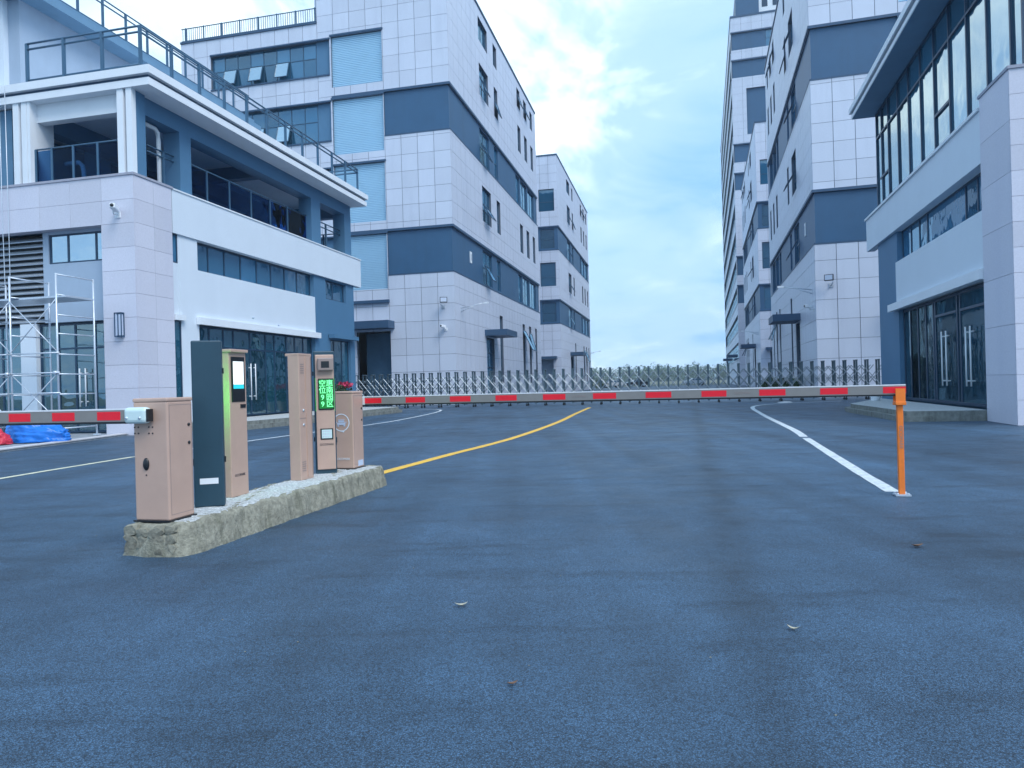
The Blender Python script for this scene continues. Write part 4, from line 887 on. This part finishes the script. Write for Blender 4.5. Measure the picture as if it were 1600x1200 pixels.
number_sign(F1, 4.3, 10.35, 'small white upright sign on the lower slate band of shuttered block'); number_sign(F3, 3.9, 10.35, 'small white upright sign on the lower slate band at right')

# ------------------------------------------------------------------ rope, bucket, paper, flowers
r = tube_obj('rope', None, [[G0.M @ G0.pt('f', 4.72, 11.0, .14), G0.M @ G0.pt('f', 4.74, 7.0, .12), G0.M @ G0.pt('f', 4.70, 3.4, .10), G0.M @ G0.pt('f', 4.6, 3.1, .10), G0.M @ G0.pt('f', 4.52, 3.5, .10), G0.M @ G0.pt('f', 4.5, 7.4, .12), G0.M @ G0.pt('f', 4.5, 11.0, .14)]], .012, 'galv', 5); tag(r, 'thin pale rope looped down the front of the left gatehouse', 'rope')
p = G4.M @ G4.pt('s', 10.35, .28, .75); R = empty('bucket', p); tag(R, 'small white bucket on the right platform by the slate pier', 'bucket')
bm = bmesh.new(); bmesh.ops.create_cone(bm, cap_ends=True, segments=20, radius1=.15, radius2=.19, depth=.38)
for v in bm.verts: v.co.z += .19
bm_obj('tub', bm, 'white', R, smooth=False); tube_obj('rim', R, [[(math.cos(a * .42) * .19, math.sin(a * .42) * .19, .38) for a in range(16)]], .012, 'white', 6)
me = bpy.data.meshes.new('paper_sheet'); me.from_pydata([(-.33, -.2, .006), (.3, -.24, .01), (.36, .2, .03), (-.3, .22, .008), (0, 0, .05)], [], [(0, 1, 4), (1, 2, 4), (2, 3, 4), (3, 0, 4)]); me.materials.append(MATS['paper']); tag(new_obj('paper_sheet', me, None, ground(1226, 629)), 'scrap of white paper on asphalt in front of the right platform', 'paper')
def leaf_cloud(bm, c, rx, ry, rz, n, size, rnd):
    for _ in range(n):
        while True:
            v = Vector((rnd.uniform(-1, 1), rnd.uniform(-1, 1), rnd.uniform(-1, 1)))
            if .25 < v.length < 1: break
        p = Vector(c) + Vector((v.x * rx, v.y * ry, v.z * rz)); a = Vector((rnd.gauss(0, 1), rnd.gauss(0, 1), rnd.gauss(0, 1))).normalized(); u = a.orthogonal().normalized(); w = a.cross(u); s = size * rnd.uniform(.6, 1.3)
        bm.faces.new([bm.verts.new(p + u * s), bm.verts.new(p + w * s * .55), bm.verts.new(p - u * s), bm.verts.new(p - w * s * .55)])
def potted(label, s, d, seed, fl):
    rnd = random.Random(seed); p = G0.M @ G0.pt('s', s, .28, d); R = empty('potted_plant', p); tag(R, label, 'plant', 'potted plants on the left platform')
    bm = bmesh.new(); bmesh.ops.create_cone(bm, cap_ends=True, segments=16, radius1=.18, radius2=.25, depth=.45)
    for v in bm.verts: v.co.z += .225
    bm_obj('pot', bm, 'pot', R); bm = bmesh.new(); leaf_cloud(bm, (0, 0, .8), .35, .35, .38, 160, .09, rnd); bm_obj('foliage', bm, 'shrub', R)
    tube_obj('stem', R, [[(0, 0, .4), (.02, 0, .9)]], .02, 'bark', 5)
    if fl: bm = bmesh.new(); leaf_cloud(bm, (0, 0, 1.12), .34, .34, .14, 130, .09, rnd); bm_obj('blossom', bm, 'flower', R)
potted('red flowering potted plant showing above the far barrier machine', 11.1, 1.25, 1, True); potted('green potted plant beside the red flowers on the left platform', 10.2, 1.3, 2, False)

# ------------------------------------------------------------------ fallen leaves and crumbs on the asphalt
def leaf(u, v, L, rz, m, label, curl=.02):
    p = ground(u, v); V = []; Fc = []; n = 8
    for i in range(n + 1):
        t = i / n; w = math.sin(math.pi * min(1, t * 1.02)) ** .8 * L * .2 + .001; x = (t - .5) * L; z = .006 + curl * (2 * t - 1) ** 2
        V += [(x, -w, z + w * .6), (x, 0, z), (x, w, z + w * .45)]
        if i: k = 3 * i; Fc += [(k - 3, k, k + 1, k - 2), (k - 2, k + 1, k + 2, k - 1)]
    me = bpy.data.meshes.new('leaf'); me.from_pydata(V, [], Fc); me.materials.append(MATS[m]); o = new_obj('fallen_leaf', me, None, p); o.rotation_euler = (0, 0, rz); tag(o, label, 'leaf', 'leaves fallen on the asphalt')
leaf(1433, 855, .10, .15, 'leaf_dry', 'curled brown leaf on asphalt below the orange post'); leaf(721, 948, .075, .2, 'leaf_pale', 'pale narrow leaf lying left of the lane middle'); leaf(1240, 985, .06, -.5, 'leaf_pale', 'small whitish leaf on asphalt right of the lane middle'); leaf(801, 1071, .05, .4, 'leaf_dry', 'small reddish brown leaf nearest the camera', .012)
bm = bmesh.new(); rnd = random.Random(4)
for _ in range(70):
    y = rnd.uniform(2.4, 20) ; x = rnd.uniform(-.6, .65) * y
    if -.6 < (IM.inverted() @ Vector((x, y, 0))).x < .1 and y < 9.5: continue
    s = rnd.uniform(.003, .006); mt = Matrix.Translation((x, y, s * .5)) @ Matrix.Rotation(rnd.uniform(0, 6), 4, 'Z') @ Matrix.Diagonal((s, s * .7, s * .6, 1)); bmesh.ops.create_icosphere(bm, subdivisions=1, radius=1, matrix=mt)
o = stuff(bm_obj('grit', bm, 'rubble', None)); tag(o, 'loose pale grit scattered over the asphalt', 'grit')

# ------------------------------------------------------------------ behind the gate: shrubs, cars, far wood
def shrub(label, b, face, s, d, r, seed):
    rnd = random.Random(seed); p = b.M @ b.pt(face, s, 0, d); R = empty('shrub', p); tag(R, label, 'shrub', 'shrubs along the factory wall')
    bm = bmesh.new(); 
    for _ in range(4): leaf_cloud(bm, (rnd.uniform(-.5, .5) * r, rnd.uniform(-.5, .5) * r, r * .62 + rnd.uniform(-.1, .15)), r * .75, r * .75, r * .55, 150, .10, rnd)
    bm_obj('foliage', bm, 'shrub', R); tube_obj('stem', R, [[(0, 0, -.01), (0.02, 0, r * .6)]], .03, 'bark', 5)
for i, (s, nm) in enumerate(((5.0, 'nearest'), (9.5, 'second'), (14, 'third'), (19, 'fourth'))): shrub(f'low green shrub behind the gate by right factory wall, {nm} from its corner', F3, 's', s, 1.2, .95, 20 + i)
shrub('low dark shrub behind the gate at the end of the left row', F2, 's', 24, 2.5, 1.3, 31)
def car(label, x, y, rz, m):
    R = empty('parked_car', (x, y, 0), rz); tag(R, label, 'car', 'cars parked far behind the gate')
    prof = [(-2.15, .35), (-2.2, .75), (-1.75, .95), (-.95, 1.05), (-.35, 1.45), (1.15, 1.47), (1.75, 1.05), (2.15, .98), (2.2, .4)]
    bm = bmesh.new(); A = [bm.verts.new((a, -.85, z)) for a, z in prof]; C = [bm.verts.new((a, .85, z)) for a, z in prof]; bm.faces.new(A); bm.faces.new(C[::-1]); n = len(prof)
    for i in range(n): bm.faces.new((A[i], C[i], C[(i + 1) % n], A[(i + 1) % n]))
    bmesh.ops.recalc_face_normals(bm, faces=bm.faces); bmesh.ops.bevel(bm, geom=bm.edges[:], offset=.05, segments=2, affect='EDGES'); bm_obj('body', bm, m, R)
    for yy in (-.853, .853):
        me = bpy.data.meshes.new('side_window'); q = [(-.75, 1.03), (-.28, 1.38), (1.08, 1.4), (1.5, 1.06)]; me.from_pydata([(a, yy, z) for a, z in q], [], [(0, 1, 2, 3)]); me.materials.append(MATS['glass']); new_obj('side_window', me, R)
        for xx in (-1.35, 1.35):
            w = cyl('wheel', R, (xx, yy * .97, .33), .33, .22, 'tyre', 'Y', 18); cyl('rim', w, (xx, yy * 1.1, .33), .2, .03, 'galv', 'Y', 14)
car('white car parked far behind the gate beside the left row', 19.3, 137, .2, 'car_white'); car('dark car parked far behind the gate near mid street', 24.5, 139, .1, 'car_dark'); car('white car parked far behind the gate nearer the tower', 36.5, 141, -.1, 'car_white')
bm = bmesh.new(); rnd = random.Random(11)
for _ in range(420):
    x = rnd.uniform(-120, 420); y = rnd.uniform(520, 640); h = rnd.uniform(11, 15.5); w = rnd.uniform(3, 6)
    for _ in range(3): leaf_cloud(bm, (x + rnd.uniform(-3, 3), y + rnd.uniform(-3, 3), h * rnd.uniform(.40, .62)), w, w, h * .42, 60, .7, rnd)
    leaf_cloud(bm, (x, y, 2.0), w * 1.3, w, 2.2, 40, .8, rnd)
o = stuff(bm_obj('far_wood', bm, 'foliage_far', None)); tag(o, 'far belt of green trees on the horizon behind the gate', 'trees')

# ------------------------------------------------------------------ air
hz = boxes('haze', None, [(-500, -40, -1.5, 700, 760, 72)], 'paper'); stuff(hz); tag(hz, 'thin bluish air over the street', 'haze')
hm = bpy.data.materials.new('haze'); hm.use_nodes = True; t = hm.node_tree; t.nodes.clear(); o_ = t.nodes.new('ShaderNodeOutputMaterial'); pv = t.nodes.new('ShaderNodeVolumePrincipled')
pv.inputs['Color'].default_value = (.85, .95, 1, 1); pv.inputs['Density'].default_value = .0005; pv.inputs['Anisotropy'].default_value = .2; t.links.new(pv.outputs[0], o_.inputs['Volume'])
hz.data.materials.clear(); hz.data.materials.append(hm)
